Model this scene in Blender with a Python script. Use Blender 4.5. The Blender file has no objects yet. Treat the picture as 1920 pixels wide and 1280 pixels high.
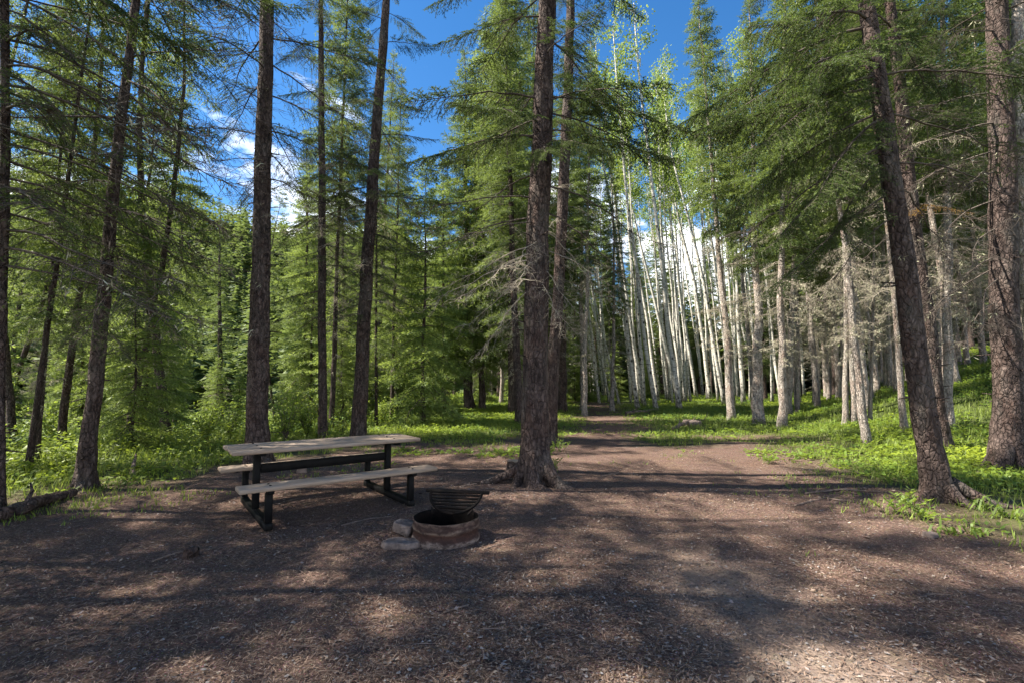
import bpy, math, random
import numpy as np
from mathutils import Vector, Matrix, noise

random.seed(7)
RS = np.random.RandomState(11)
S = bpy.context.scene
COL = S.collection
PI = math.pi

# ------------------------------------------------------------------ camera
F = 907.0                       # focal length in pixels of the 1920 px wide photograph
CAMH = 1.5
PITCH = math.atan(75.0 / F)
cam_d = bpy.data.cameras.new('camera')
cam = bpy.data.objects.new('camera', cam_d)
COL.objects.link(cam)
cam.location = (0, 0, CAMH)
cam.rotation_euler = (PI / 2 + PITCH, 0, 0)
cam_d.sensor_width = 36
cam_d.lens = 36 * F / 1920
cam_d.clip_start = 0.05
cam_d.clip_end = 3000
S.camera = cam

# sun: high on the left
SUN_EL = math.radians(50)
SUN_AZ = (-0.998, 0.03)         # horizontal direction towards the sun


def ray(u, v):
    x = (u - 960) / F
    z = -(v - 640) / F
    c, s = math.cos(PITCH), math.sin(PITCH)
    return np.array([x, c - z * s, s + z * c])


# ------------------------------------------------------------------ ground shape
def sst(a, b, x):
    t = np.clip((np.asarray(x, float) - a) / (b - a), 0, 1)
    return t * t * (3 - 2 * t)


def _h2(ix, iy):
    n = np.sin(ix * 127.1 + iy * 311.7) * 43758.5453
    return n - np.floor(n)


def vnoise(x, y):
    x = np.asarray(x, float); y = np.asarray(y, float)
    ix, iy = np.floor(x), np.floor(y)
    fx, fy = x - ix, y - iy
    fx = fx * fx * (3 - 2 * fx); fy = fy * fy * (3 - 2 * fy)
    a, b = _h2(ix, iy), _h2(ix + 1, iy)
    c, d = _h2(ix, iy + 1), _h2(ix + 1, iy + 1)
    return (a + (b - a) * fx) * (1 - fy) + (c + (d - c) * fx) * fy - 0.5


def gz(x, y):
    x = np.asarray(x, float); y = np.asarray(y, float)
    d = np.sqrt(x * x + y * y)
    z = 0.10 * vnoise(x * 0.35 + 3, y * 0.35) * sst(3.0, 12, d)
    z = z + 0.05 * vnoise(x * 1.1, y * 1.1 + 7) * sst(1, 5, d)
    # mossy bank rising on the right
    q = x / np.maximum(y, 1.0)
    z = z + 2.4 * sst(0.50, 1.10, q) * sst(8, 21, y)
    z = z + 4.0 * sst(0.58, 1.0, q) * sst(18, 60, y)
    # ground falls away on the left beyond the campsite
    z = z - 2.2 * sst(2, 16, -x - 1.0) * sst(9, 30, y)
    # wooded hill far off to the left
    ang = np.arctan2(x, np.maximum(y, 1e-3))
    hill = sst(70, 230, d) * sst(0.30, -0.30, ang) * (y > 0)
    z = z + hill * (58 + 16 * vnoise(ang * 7, d * 0.01))
    return z


def at(u, v):
    d = ray(u, v)
    t = 1.0
    p = None
    for i in range(4000):
        p = np.array([0, 0, CAMH]) + d * t
        h = p[2] - float(gz(p[0], p[1]))
        if h < 0.004:
            break
        t += max(0.004, h * 0.35)
        if t > 300:
            break
    return Vector((p[0], p[1], float(gz(p[0], p[1]))))


def at_plane(u, v, Y):
    d = ray(u, v)
    t = Y / d[1]
    return Vector((d[0] * t, Y, CAMH + d[2] * t))


# clearing of bare dirt: outline on the ground
DIRT_PX = [(-400, 1010), (0, 962), (90, 942), (190, 918), (330, 896), (430, 880), (520, 868), (620, 850), (720, 838),
           (790, 826), (860, 836), (930, 842), (985, 828), (1050, 818), (1085, 800), (1108, 782), (1118, 772),
           (1150, 772), (1165, 790), (1185, 806), (1205, 832), (1262, 846), (1330, 836), (1345, 820), (1400, 818), (1432, 838), (1500, 846), (1590, 878),
           (1640, 905), (1660, 945), (1740, 975), (1830, 1000), (1960, 1040), (2400, 1240)]
DIRT = [tuple(at(*p)[:2]) for p in DIRT_PX] + [(9, -14), (-9, -14)]
DIRT = np.array(DIRT)


def poly_sd(px, py, P):
    px = np.asarray(px, float); py = np.asarray(py, float)
    best = np.full(px.shape, 1e9)
    inside = np.zeros(px.shape, bool)
    n = len(P)
    for i in range(n):
        ax, ay = P[i]; bx, by = P[(i + 1) % n]
        ex, ey = bx - ax, by - ay
        t = np.clip(((px - ax) * ex + (py - ay) * ey) / (ex * ex + ey * ey + 1e-12), 0, 1)
        dd = (px - ax - t * ex) ** 2 + (py - ay - t * ey) ** 2
        best = np.minimum(best, dd)
        c = (ay > py) != (by > py)
        with np.errstate(divide='ignore', invalid='ignore'):
            xx = ax + (py - ay) * ex / (ey if abs(ey) > 1e-12 else 1e-12)
        inside ^= c & (px < xx)
    s = np.sqrt(best)
    return np.where(inside, -s, s)


PATH = np.array([tuple(at(*p)[:2]) for p in ((1120, 830), (1142, 800), (1137, 782), (1128, 770), (1117, 761), (1112, 754))])


def path_d(x, y):
    best = np.full(np.shape(x), 1e9)
    for (ax, ay), (bx, by) in zip(PATH[:-1], PATH[1:]):
        ex, ey = bx - ax, by - ay
        t = np.clip(((x - ax) * ex + (y - ay) * ey) / (ex * ex + ey * ey), 0, 1)
        best = np.minimum(best, np.hypot(x - ax - t * ex, y - ay - t * ey))
    return best


def cover(x, y):
    """signed distance outside the bare dirt, in metres, with a wavering edge"""
    x = np.asarray(x, float); y = np.asarray(y, float)
    k = 0.30 + 0.062 * np.sqrt(x * x + y * y)
    c = poly_sd(x, y, DIRT) + k * (1.2 * vnoise(x * 0.8, y * 0.8) + 0.9 * vnoise(x * 2.3 + 9, y * 2.3))
    return np.minimum(c, path_d(x, y) * 1.3 - 1.0 + 0.5 * vnoise(x * 1.1, y * 1.1))


# ------------------------------------------------------------------ materials
def new_mat(name):
    m = bpy.data.materials.new(name)
    m.use_nodes = True
    nt = m.node_tree
    nt.nodes.clear()
    out = nt.nodes.new('ShaderNodeOutputMaterial')
    return m, nt, out


class NB:
    def __init__(s, nt):
        s.nt = nt

    def n(s, kind, **kw):
        nd = s.nt.nodes.new('ShaderNode' + kind)
        for k, v in kw.items():
            if k.startswith('in_'):
                nd.inputs[k[3:].replace('_', ' ')].default_value = v
            else:
                setattr(nd, k, v)
        return nd

    def l(s, a, b):
        s.nt.links.new(a, b)

    def ramp(s, fac, stops, interp='LINEAR'):
        r = s.n('ValToRGB')
        r.color_ramp.interpolation = interp
        while len(r.color_ramp.elements) < len(stops):
            r.color_ramp.elements.new(0.5)
        for e, (p, c) in zip(r.color_ramp.elements, stops):
            e.position = p
            e.color = (*c, 1) if len(c) == 3 else c
        s.l(fac, r.inputs[0])
        return r.outputs[0]

    def noise(s, vec, scale, detail=4, rough=0.55, dist=0.0):
        t = s.n('TexNoise')
        t.inputs['Scale'].default_value = scale
        t.inputs['Detail'].default_value = detail
        t.inputs['Roughness'].default_value = rough
        t.inputs['Distortion'].default_value = dist
        if vec is not None:
            s.l(vec, t.inputs['Vector'])
        return t.outputs['Fac']

    def mapping(s, vec, scale=(1, 1, 1), rot=(0, 0, 0), loc=(0, 0, 0)):
        m = s.n('Mapping')
        m.inputs['Scale'].default_value = scale
        m.inputs['Rotation'].default_value = rot
        m.inputs['Location'].default_value = loc
        s.l(vec, m.inputs['Vector'])
        return m.outputs[0]

    def mix(s, fac, a, b, mode='MIX'):
        m = s.n('Mix', data_type='RGBA', blend_type=mode)
        for sock, v in ((m.inputs[0], fac), (m.inputs[6], a), (m.inputs[7], b)):
            if hasattr(v, 'is_output'):
                s.l(v, sock)
            elif isinstance(v, (int, float)):
                sock.default_value = v
            else:
                sock.default_value = (*v, 1)
        return m.outputs[2]

    def math(s, op, a, b=0.0, clamp=False):
        m = s.n('Math', operation=op, use_clamp=clamp)
        for sock, v in ((m.inputs[0], a), (m.inputs[1], b)):
            if hasattr(v, 'is_output'):
                s.l(v, sock)
            else:
                sock.default_value = v
        return m.outputs[0]

    def bump(s, height, strength, dist):
        b = s.n('Bump')
        b.inputs['Strength'].default_value = strength
        b.inputs['Distance'].default_value = dist
        s.l(height, b.inputs['Height'])
        return b.outputs[0]

    def principled(s, col, rough=0.8, normal=None, spec=0.3, metal=0.0):
        p = s.n('BsdfPrincipled')
        if hasattr(col, 'is_output'):
            s.l(col, p.inputs['Base Color'])
        else:
            p.inputs['Base Color'].default_value = (*col, 1)
        if hasattr(rough, 'is_output'):
            s.l(rough, p.inputs['Roughness'])
        else:
            p.inputs['Roughness'].default_value = rough
        p.inputs['Specular IOR Level'].default_value = spec
        p.inputs['Metallic'].default_value = metal
        if normal is not None:
            s.l(normal, p.inputs['Normal'])
        return p.outputs[0]


def mat_bark(name, dark, mid, light, knots=True, lichen=0.25):
    m, nt, out = new_mat(name)
    b = NB(nt)
    tc = b.n('TexCoord').outputs['Object']
    oi = b.n('ObjectInfo')
    v = b.mapping(tc, (7, 7, 2.4))
    n1 = b.noise(v, 2.6, 5, 0.62, 0.5)
    vo = b.n('TexVoronoi', feature='DISTANCE_TO_EDGE')
    vo.inputs['Scale'].default_value = 2.6
    dn = b.n('TexNoise'); dn.inputs['Scale'].default_value = 7; dn.inputs['Detail'].default_value = 3; b.l(tc, dn.inputs['Vector'])
    mv = b.mapping(b.mix(0.10, tc, dn.outputs['Color'], 'ADD'), (7, 7, 3.6))
    b.l(mv, vo.inputs['Vector'])
    edge = b.ramp(vo.outputs['Distance'], [(0.0, (0.35, 0.35, 0.35)), (0.16, (1, 1, 1))])
    c = b.ramp(n1, [(0.28, dark), (0.48, mid), (0.68, light)])
    c = b.mix(b.math('MULTIPLY', b.math('SUBTRACT', 1.0, edge), 0.55), c, tuple(x * 0.45 for x in dark))
    big = b.noise(b.mapping(tc, (2.2, 2.2, 0.9)), 1.6, 4, 0.6)
    c = b.mix(b.ramp(big, [(0.5, (0, 0, 0)), (0.66, (lichen,) * 3)]), c, (0.30, 0.30, 0.25))
    red = b.noise(b.mapping(tc, (3.2, 3.2, 1.1), loc=(5, 2, 1)), 1.8, 5, 0.65, 0.5)
    c = b.mix(b.ramp(red, [(0.52, (0, 0, 0)), (0.66, (0.45,) * 3)]), c, tuple(x * y for x, y in zip(mid, (1.25, 0.95, 0.82))))
    blot = b.noise(b.mapping(tc, (5, 5, 3.2), loc=(1, 7, 3)), 1.3, 4, 0.6)
    c = b.mix(b.ramp(blot, [(0.56, (0, 0, 0)), (0.70, (0.75,) * 3)]), c, tuple(x * 0.7 for x in dark))
    c = b.mix(b.math('MULTIPLY', oi.outputs['Random'], 0.2), c, (0.08, 0.062, 0.054))
    h = b.math('ADD', b.math('MULTIPLY', n1, 0.8), b.math('MULTIPLY', edge, 0.6))
    nor = b.bump(h, 1.0, 0.05)
    b.l(b.principled(c, 0.92, nor, 0.15), out.inputs[0])
    return m


def mat_aspen(name):
    m, nt, out = new_mat(name)
    b = NB(nt)
    tc = b.n('TexCoord').outputs['Object']
    n0 = b.noise(b.mapping(tc, (3, 3, 6)), 2.0, 5, 0.6)
    base = b.ramp(n0, [(0.3, (0.33, 0.315, 0.265)), (0.6, (0.58, 0.555, 0.49))])
    n1 = b.noise(b.mapping(tc, (2.4, 2.4, 9.0)), 1.5, 5, 0.7, 0.3)
    marks = b.ramp(n1, [(0.56, (0, 0, 0)), (0.63, (1, 1, 1))])
    vo = b.n('TexVoronoi', feature='F1')
    vo.inputs['Scale'].default_value = 1.0
    b.l(b.mapping(tc, (3.3, 3.3, 2.4)), vo.inputs['Vector'])
    knots = b.ramp(vo.outputs['Distance'], [(0.17, (1, 1, 1)), (0.26, (0, 0, 0))])
    c = b.mix(b.math('MAXIMUM', marks, knots), base, (0.045, 0.04, 0.035))
    sx = b.n('SeparateXYZ')
    b.l(tc, sx.inputs[0])
    low = b.n('MapRange', interpolation_type='SMOOTHSTEP')
    low.inputs['From Min'].default_value = 2.6
    low.inputs['From Max'].default_value = 0.0
    b.l(sx.outputs['Z'], low.inputs['Value'])
    rough_n = b.noise(b.mapping(tc, (8, 8, 3)), 2.0, 5, 0.6)
    lowmask = b.math('MULTIPLY', low.outputs[0], b.ramp(rough_n, [(0.38, (1, 1, 1)), (0.62, (0, 0, 0))]))
    c = b.mix(lowmask, c, (0.09, 0.08, 0.07))
    nor = b.bump(n1, 0.4, 0.02)
    b.l(b.principled(c, 0.8, nor, 0.2), out.inputs[0])
    return m


def mat_leaf(name, cols, trans, tfac, scale=1.2, rnd=0.4, shift=(0.12, 0.16, 0.03), use_attr=False, gloss=0.25, rough=0.55):
    m, nt, out = new_mat(name)
    b = NB(nt)
    tc = b.n('TexCoord').outputs['Object']
    oi = b.n('ObjectInfo')
    n1 = b.noise(tc, scale, 3, 0.6)
    c = b.ramp(n1, [(0.32, cols[0]), (0.5, cols[1]), (0.68, cols[2])])
    c = b.mix(b.math('MULTIPLY', oi.outputs['Random'], rnd), c, shift)
    if use_attr:
        a = b.n('Attribute', attribute_name='tone')
        c = b.mix(1.0, c, a.outputs['Color'], 'MULTIPLY')
    p = b.principled(c, rough, None, gloss)
    t = b.n('BsdfTranslucent')
    tcx = b.mix(0.5, c, trans)
    b.l(tcx, t.inputs['Color'])
    ms = b.n('MixShader')
    ms.inputs[0].default_value = tfac
    b.l(p, ms.inputs[1]); b.l(t.outputs[0], ms.inputs[2])
    b.l(ms.outputs[0], out.inputs[0])
    return m


def mat_plain(name, col, rough=0.8, spec=0.3, nscale=0, c2=None, bump=0.0, metal=0.0, stretch=(1, 1, 1)):
    m, nt, out = new_mat(name)
    b = NB(nt)
    if nscale:
        tc = b.n('TexCoord').outputs['Object']
        n1 = b.noise(b.mapping(tc, stretch), nscale, 6, 0.6)
        c = b.ramp(n1, [(0.35, col), (0.65, c2 or tuple(x * 0.6 for x in col))])
        nor = b.bump(n1, 0.5, bump) if bump else None
        b.l(b.principled(c, rough, nor, spec, metal), out.inputs[0])
    else:
        b.l(b.principled(col, rough, None, spec, metal), out.inputs[0])
    return m


def mat_tone(name, rough=0.9, spec=0.15):
    """colour carried piece by piece (chips, pebbles, dry needles)"""
    m, nt, out = new_mat(name)
    b = NB(nt)
    a = b.n('Attribute', attribute_name='tone')
    b.l(b.principled(a.outputs['Color'], rough, None, spec), out.inputs[0])
    return m


def mat_ground():
    m, nt, out = new_mat('forest_ground')
    b = NB(nt)
    tc = b.n('TexCoord').outputs['Object']
    cov = b.n('Attribute', attribute_name='cover').outputs['Fac']
    grit = b.n('Attribute', attribute_name='sandy').outputs['Fac']
    n_big = b.noise(tc, 0.9, 5, 0.6)
    n_mid = b.noise(tc, 7.0, 6, 0.65)
    n_fine = b.noise(tc, 38.0, 6, 0.78)
    soil = b.ramp(n_fine, [(0.32, (0.020, 0.011, 0.009)), (0.5, (0.096, 0.058, 0.044)), (0.66, (0.30, 0.205, 0.16))])
    soil2 = b.ramp(n_mid, [(0.3, (0.050, 0.029, 0.022)), (0.7, (0.17, 0.108, 0.084))])
    c = b.mix(0.35, soil, soil2)
    c = b.mix(b.ramp(n_big, [(0.38, (0, 0, 0)), (0.62, (0.5, 0.5, 0.5))]), c, (0.10, 0.066, 0.056))
    # needle litter flecks
    vo = b.n('TexVoronoi', feature='F1')
    vo.inputs['Scale'].default_value = 55
    b.l(b.mapping(tc, (1, 1, 1)), vo.inputs['Vector'])
    fl = b.ramp(vo.outputs['Distance'], [(0.18, (1, 1, 1)), (0.30, (0, 0, 0))])
    fc = b.mix(0.6, vo.outputs['Color'], (0.5, 0.4, 0.34))
    fc = b.mix(1.0, fc, (0.62, 0.5, 0.44), 'MULTIPLY')
    c = b.mix(b.math('MULTIPLY', fl, 0.55), c, fc)
    # pale sandy wear
    c = b.mix(b.math('MULTIPLY', grit, b.ramp(n_mid, [(0.3, (0.35,) * 3), (0.7, (0.9,) * 3)])), c,
              b.ramp(n_fine, [(0.3, (0.20, 0.155, 0.125)), (0.7, (0.40, 0.325, 0.265))]))
    moss = b.ramp(n_mid, [(0.3, (0.030, 0.040, 0.014)), (0.7, (0.085, 0.11, 0.03))])
    cmask = b.math('ADD', cov, b.math('MULTIPLY', b.math('SUBTRACT', n_mid, 0.5), 0.9), True)
    c = b.mix(cmask, c, moss)
    h = b.math('ADD', b.math('MULTIPLY', n_mid, 0.5), b.math('MULTIPLY', n_fine, 0.5))
    nor = b.bump(h, 0.8, 0.05)
    b.l(b.principled(c, 0.95, nor, 0.1), out.inputs[0])
    return m


def mat_wood(name):
    m, nt, out = new_mat(name)
    b = NB(nt)
    tc = b.n('TexCoord').outputs['Object']
    n1 = b.noise(b.mapping(tc, (1.2, 26, 26)), 2.0, 6, 0.65, 0.6)
    n2 = b.noise(b.mapping(tc, (0.8, 4, 4)), 1.5, 4, 0.6)
    c = b.ramp(n1, [(0.25, (0.12, 0.085, 0.058)), (0.45, (0.30, 0.22, 0.155)), (0.72, (0.45, 0.35, 0.26))])
    c = b.mix(b.ramp(n2, [(0.4, (0, 0, 0)), (0.7, (0.5, 0.5, 0.5))]), c, (0.24, 0.205, 0.175))
    nor = b.bump(n1, 0.5, 0.006)
    b.l(b.principled(c, 0.75, nor, 0.25), out.inputs[0])
    return m


def mat_rust(name):
    m, nt, out = new_mat(name)
    b = NB(nt)
    tc = b.n('TexCoord').outputs['Object']
    n1 = b.noise(b.mapping(tc, (2.2, 2.2, 7)), 1.8, 6, 0.62, 0.4)
    n2 = b.noise(b.mapping(tc, (5, 5, 8)), 2.4, 6, 0.75, 0.6)
    sx = b.n('SeparateXYZ'); b.l(tc, sx.inputs[0])
    zb = b.math('ADD', b.math('MULTIPLY', sx.outputs['Z'], 4.0), b.math('MULTIPLY', b.math('SUBTRACT', n1, 0.5), 0.45))
    c = b.ramp(zb, [(0.02, (0.19, 0.145, 0.12)), (0.14, (0.24, 0.185, 0.155)), (0.24, (0.060, 0.030, 0.023)), (0.44, (0.072, 0.035, 0.025)), (0.54, (0.19, 0.135, 0.10)), (0.64, (0.060, 0.030, 0.022)), (0.80, (0.16, 0.11, 0.085))])
    c = b.mix(b.ramp(n2, [(0.42, (0, 0, 0)), (0.56, (0.8, 0.8, 0.8))]), c, (0.030, 0.017, 0.014))
    nor = b.bump(n2, 0.7, 0.012)
    b.l(b.principled(c, 0.8, nor, 0.2, 0.05), out.inputs[0])
    return m


M = {}
M['bark'] = mat_bark('spruce_bark', (0.022, 0.016, 0.014), (0.070, 0.050, 0.043), (0.165, 0.122, 0.105), lichen=0.15)
M['bark_grey_lit'] = mat_bark('grey_spruce_bark_lit', (0.12, 0.10, 0.088), (0.34, 0.295, 0.255), (0.54, 0.48, 0.42), lichen=0.5)  # grey bark made paler: sunlight on the trunks is painted into its tone
M['twig'] = mat_plain('dead_twig', (0.36, 0.315, 0.245), 0.9, 0.1, 5, (0.20, 0.17, 0.135))
M['twig_dark'] = mat_plain('dark_twig', (0.055, 0.043, 0.037), 0.9, 0.1, 5, (0.12, 0.10, 0.082))
M['lichen'] = mat_plain('lichen', (0.40, 0.385, 0.27), 0.95, 0.05, 6, (0.25, 0.25, 0.16))
M['aspen'] = mat_aspen('aspen_bark')
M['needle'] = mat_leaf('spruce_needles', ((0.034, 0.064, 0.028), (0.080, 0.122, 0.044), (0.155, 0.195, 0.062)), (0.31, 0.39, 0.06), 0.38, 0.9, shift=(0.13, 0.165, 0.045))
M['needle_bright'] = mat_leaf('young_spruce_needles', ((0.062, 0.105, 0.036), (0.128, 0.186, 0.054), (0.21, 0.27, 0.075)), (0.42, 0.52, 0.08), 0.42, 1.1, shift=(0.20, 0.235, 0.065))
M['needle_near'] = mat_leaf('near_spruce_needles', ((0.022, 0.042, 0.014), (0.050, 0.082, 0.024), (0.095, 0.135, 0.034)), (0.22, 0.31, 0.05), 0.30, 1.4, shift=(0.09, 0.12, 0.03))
M['aspen_leaf'] = mat_leaf('aspen_leaves', ((0.10, 0.16, 0.03), (0.17, 0.25, 0.045), (0.24, 0.32, 0.07)), (0.42, 0.52, 0.08), 0.42, 1.5, shift=(0.24, 0.28, 0.06))
M['herb'] = mat_leaf('undergrowth_leaves', ((0.085, 0.135, 0.028), (0.145, 0.215, 0.038), (0.215, 0.285, 0.052)), (0.44, 0.55, 0.06), 0.40, 0.6, rnd=0.1, use_attr=True, gloss=0.35)
M['grass'] = mat_leaf('grass_blades', ((0.10, 0.15, 0.03), (0.16, 0.22, 0.04), (0.22, 0.27, 0.06)), (0.40, 0.48, 0.07), 0.38, 0.8, rnd=0.1, use_attr=True)
M['far'] = mat_leaf('far_spruce', ((0.065, 0.09, 0.036), (0.10, 0.135, 0.048), (0.145, 0.18, 0.06)), (0.26, 0.34, 0.07), 0.35, 0.05, rnd=0.1)
M['yellow_needle'] = mat_plain('dying_needles', (0.34, 0.19, 0.03), 0.8, 0.1, 7, (0.20, 0.12, 0.03))
M['ground'] = mat_ground()
M['wood'] = mat_wood('weathered_plank')
M['black'] = mat_plain('black_steel', (0.005, 0.005, 0.0055), 0.6, 0.10, 9, (0.010, 0.0095, 0.009), 0.002)
M['soot'] = mat_plain('sooty_steel', (0.004, 0.004, 0.004), 0.8, 0.06, 14, (0.011, 0.008, 0.007), 0.003)
M['rust'] = mat_rust('rusted_steel')
M['ash'] = mat_plain('ash', (0.06, 0.055, 0.052), 0.95, 0.1, 14, (0.22, 0.21, 0.20), 0.03)
M['stone'] = mat_plain('flat_stone', (0.10, 0.076, 0.066), 0.9, 0.15, 12, (0.23, 0.18, 0.155), 0.05)
M['cut'] = mat_plain('cut_wood', (0.42, 0.31, 0.21), 0.85, 0.1, 10, (0.28, 0.19, 0.13), 0.02)
M['rot'] = mat_plain('rotten_wood', (0.10, 0.07, 0.055), 0.95, 0.1, 8, (0.24, 0.18, 0.145), 0.04, stretch=(1, 1, 1))
M['litter'] = mat_tone('litter')


# ------------------------------------------------------------------ mesh helpers
class Geo:
    def __init__(s):
        s.V = []; s.Fq = []; s.Ft = []; s.n = 0; s.tq = []; s.tt = []

    def add(s, v, f, mat=0, tone=None):
        v = np.asarray(v, float); f = np.asarray(f, np.int64)
        if len(f) == 0:
            return
        s.V.append(v)
        mi = np.full(len(f), mat, np.int32)
        if tone is None:
            tn = np.ones((len(f), 3))
        else:
            tn = np.broadcast_to(np.asarray(tone, float), (len(f), 3))
        if f.shape[1] == 4:
            s.Fq.append((f + s.n, mi)); s.tq.append(tn)
        else:
            s.Ft.append((f + s.n, mi)); s.tt.append(tn)
        s.n += len(v)

    def arrays(s):
        V = np.concatenate(s.V)
        return V

    def merge(s, other, mat4=None, matmap=None):
        V = other.arrays()
        if mat4 is not None:
            m = np.array(mat4)
            V = V @ m[:3, :3].T + m[:3, 3]
        s.V.append(V)
        for (f, mi), tn in zip(other.Fq, other.tq):
            s.Fq.append((f + s.n, mi)); s.tq.append(tn)
        for (f, mi), tn in zip(other.Ft, other.tt):
            s.Ft.append((f + s.n, mi)); s.tt.append(tn)
        s.n += len(V)

    def mesh(s, name, mats, smooth=False, tone=False):
        me = bpy.data.meshes.new(name)
        V = s.arrays()
        fq = np.concatenate([f for f, _ in s.Fq]) if s.Fq else np.zeros((0, 4), np.int64)
        ft = np.concatenate([f for f, _ in s.Ft]) if s.Ft else np.zeros((0, 3), np.int64)
        mi = np.concatenate([m for _, m in s.Fq] + [m for _, m in s.Ft])
        loops = np.concatenate([fq.ravel(), ft.ravel()]).astype(np.int32)
        tot = np.concatenate([np.full(len(fq), 4), np.full(len(ft), 3)]).astype(np.int32)
        start = np.concatenate([[0], np.cumsum(tot)[:-1]]).astype(np.int32)
        me.vertices.add(len(V)); me.vertices.foreach_set('co', V.astype(np.float32).ravel())
        me.loops.add(len(loops)); me.loops.foreach_set('vertex_index', loops)
        me.polygons.add(len(tot))
        me.polygons.foreach_set('loop_start', start)
        me.polygons.foreach_set('loop_total', tot)
        me.polygons.foreach_set('material_index', mi)
        if smooth:
            me.polygons.foreach_set('use_smooth', np.ones(len(tot), bool))
        for m in mats:
            me.materials.append(m)
        if tone:
            t = np.concatenate(s.tq + s.tt)
            a = me.attributes.new('tone', 'FLOAT_COLOR', 'FACE')
            a.data.foreach_set('color', np.concatenate([t, np.ones((len(t), 1))], 1).astype(np.float32).ravel())
        me.update(calc_edges=True)
        return me


def tube(path, rad, sides=8, cap=True, wob=0.0, seed=0, lobes=None):
    P = np.asarray(path, float)
    n = len(P)
    R = np.broadcast_to(np.asarray(rad, float), (n,))
    T = np.gradient(P, axis=0)
    T /= np.linalg.norm(T, axis=1)[:, None] + 1e-12
    ref = np.array([1.0, 0, 0]) if abs(T[0][0]) < 0.9 else np.array([0, 1.0, 0])
    U = np.cross(np.cross(T, ref), T)
    U /= np.linalg.norm(U, axis=1)[:, None]
    W = np.cross(T, U)
    a = np.arange(sides) / sides * 2 * PI
    rr = R[:, None] * np.ones((1, sides))
    if wob:
        ph = np.cumsum(np.r_[0, np.linalg.norm(np.diff(P, axis=0), axis=1)])
        aa = a[None, :]
        sc = 1.0 / max(R.max(), 1e-3) * 0.5
        for k in range(5):
            rr = rr * (1 + wob / (1 + 0.35 * k) * (vnoise(np.cos(aa) * (1.6 + 1.7 * k) + seed, np.sin(aa) * (1.6 + 1.7 * k) + ph[:, None] * sc * (0.5 + k) + seed * 1.7)))
    if lobes is not None:
        rr = rr + lobes(a[None, :], P[:, 2:3])
    V = P[:, None, :] + rr[:, :, None] * (np.cos(a)[None, :, None] * U[:, None, :] + np.sin(a)[None, :, None] * W[:, None, :])
    V = V.reshape(-1, 3)
    i = np.arange(n - 1)[:, None] * sides
    j = np.arange(sides)[None, :]
    j2 = (j + 1) % sides
    q = np.stack([i + j, i + j2, i + sides + j2, i + sides + j], -1).reshape(-1, 4)
    if cap:
        c0 = len(V)
        V = np.vstack([V, P[0], P[-1]])
        jj = np.arange(sides)
        t0 = np.stack([np.full(sides, c0), (jj + 1) % sides, jj], -1)
        b0 = (n - 1) * sides
        t1 = np.stack([np.full(sides, c0 + 1), b0 + jj, b0 + (jj + 1) % sides], -1)
        # caps as degenerate-free quads are not needed: return triangles separately
        return V, q, np.vstack([t0, t1])
    return V, q, None


def add_tube(g, path, rad, sides=8, mat=0, cap=True, **kw):
    V, q, t = tube(path, rad, sides, cap, **kw)
    base = g.n
    g.add(V, q, mat)
    if t is not None:
        g.Ft.append((t + base, np.full(len(t), mat, np.int32))); g.tt.append(np.ones((len(t), 3)))


def blades(g, P, D, Wd, L, W, mat=0, tone=None, mid=0.5):
    """diamond shaped leaves: base P, unit direction D, unit width direction Wd"""
    P = np.asarray(P); n = len(P)
    L = np.broadcast_to(np.asarray(L, float), (n,))[:, None]
    W = np.broadcast_to(np.asarray(W, float), (n,))[:, None]
    V = np.stack([P, P + D * L * mid + Wd * W * 0.5, P + D * L, P + D * L * mid - Wd * W * 0.5], 1).reshape(-1, 3)
    f = np.arange(n * 4).reshape(n, 4)
    g.add(V, f, mat, tone)


def needles(g, P, D, Wd, L, W, mat=0):
    P = np.asarray(P); n = len(P)
    L = np.broadcast_to(np.asarray(L, float), (n,))[:, None]
    V = np.stack([P + Wd * W * 0.5, P + D * L, P - Wd * W * 0.5], 1).reshape(-1, 3)
    g.add(V, np.arange(n * 3).reshape(n, 3), mat)


def unit(a):
    a = np.asarray(a, float)
    return a / (np.linalg.norm(a, axis=-1, keepdims=True) + 1e-12)


def box(g, c, s, mat=0, rot=None, bev=0.0):
    """bevelled box: centre c, full size s"""
    hx, hy, hz = [x / 2 for x in s]
    b = min(bev, hx * 0.9, hy * 0.9, hz * 0.9)
    if b <= 0:
        V = np.array([[x, y, z] for z in (-hz, hz) for y in (-hy, hy) for x in (-hx, hx)])
        f = [[0, 2, 3, 1], [4, 5, 7, 6], [0, 1, 5, 4], [2, 6, 7, 3], [0, 4, 6, 2], [1, 3, 7, 5]]
        tri = []
    else:
        ring = [(-hx + b, -hy), (hx - b, -hy), (hx, -hy + b), (hx, hy - b), (hx - b, hy), (-hx + b, hy), (-hx, hy - b), (-hx, -hy + b)]
        inn = [(x * (hx - b) / hx, y * (hy - b) / hy) for x, y in ring]
        V = []
        for (pts, z) in ((inn, -hz), (ring, -hz + b), (ring, hz - b), (inn, hz)):
            V += [(x, y, z) for x, y in pts]
        V = np.array(V)
        f = []
        for k in range(3):
            for j in range(8):
                j2 = (j + 1) % 8
                f.append([k * 8 + j, k * 8 + j2, k * 8 + 8 + j2, k * 8 + 8 + j])
        for o, flip in ((0, True), (24, False)):
            for q in ([0, 1, 2, 3], [0, 3, 4, 7], [4, 5, 6, 7]):
                qq = [o + x for x in q]
                f.append(qq[::-1] if flip else qq)
        tri = []
    if rot is not None:
        V = V @ np.array(rot).T
    g.add(V + np.asarray(c, float), np.array(f), mat)


def obj(name, me, parent=None, loc=None):
    o = bpy.data.objects.new(name, me)
    COL.objects.link(o)
    if parent is not None:
        o.parent = parent
    if loc is not None:
        o.location = loc
    return o


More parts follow.
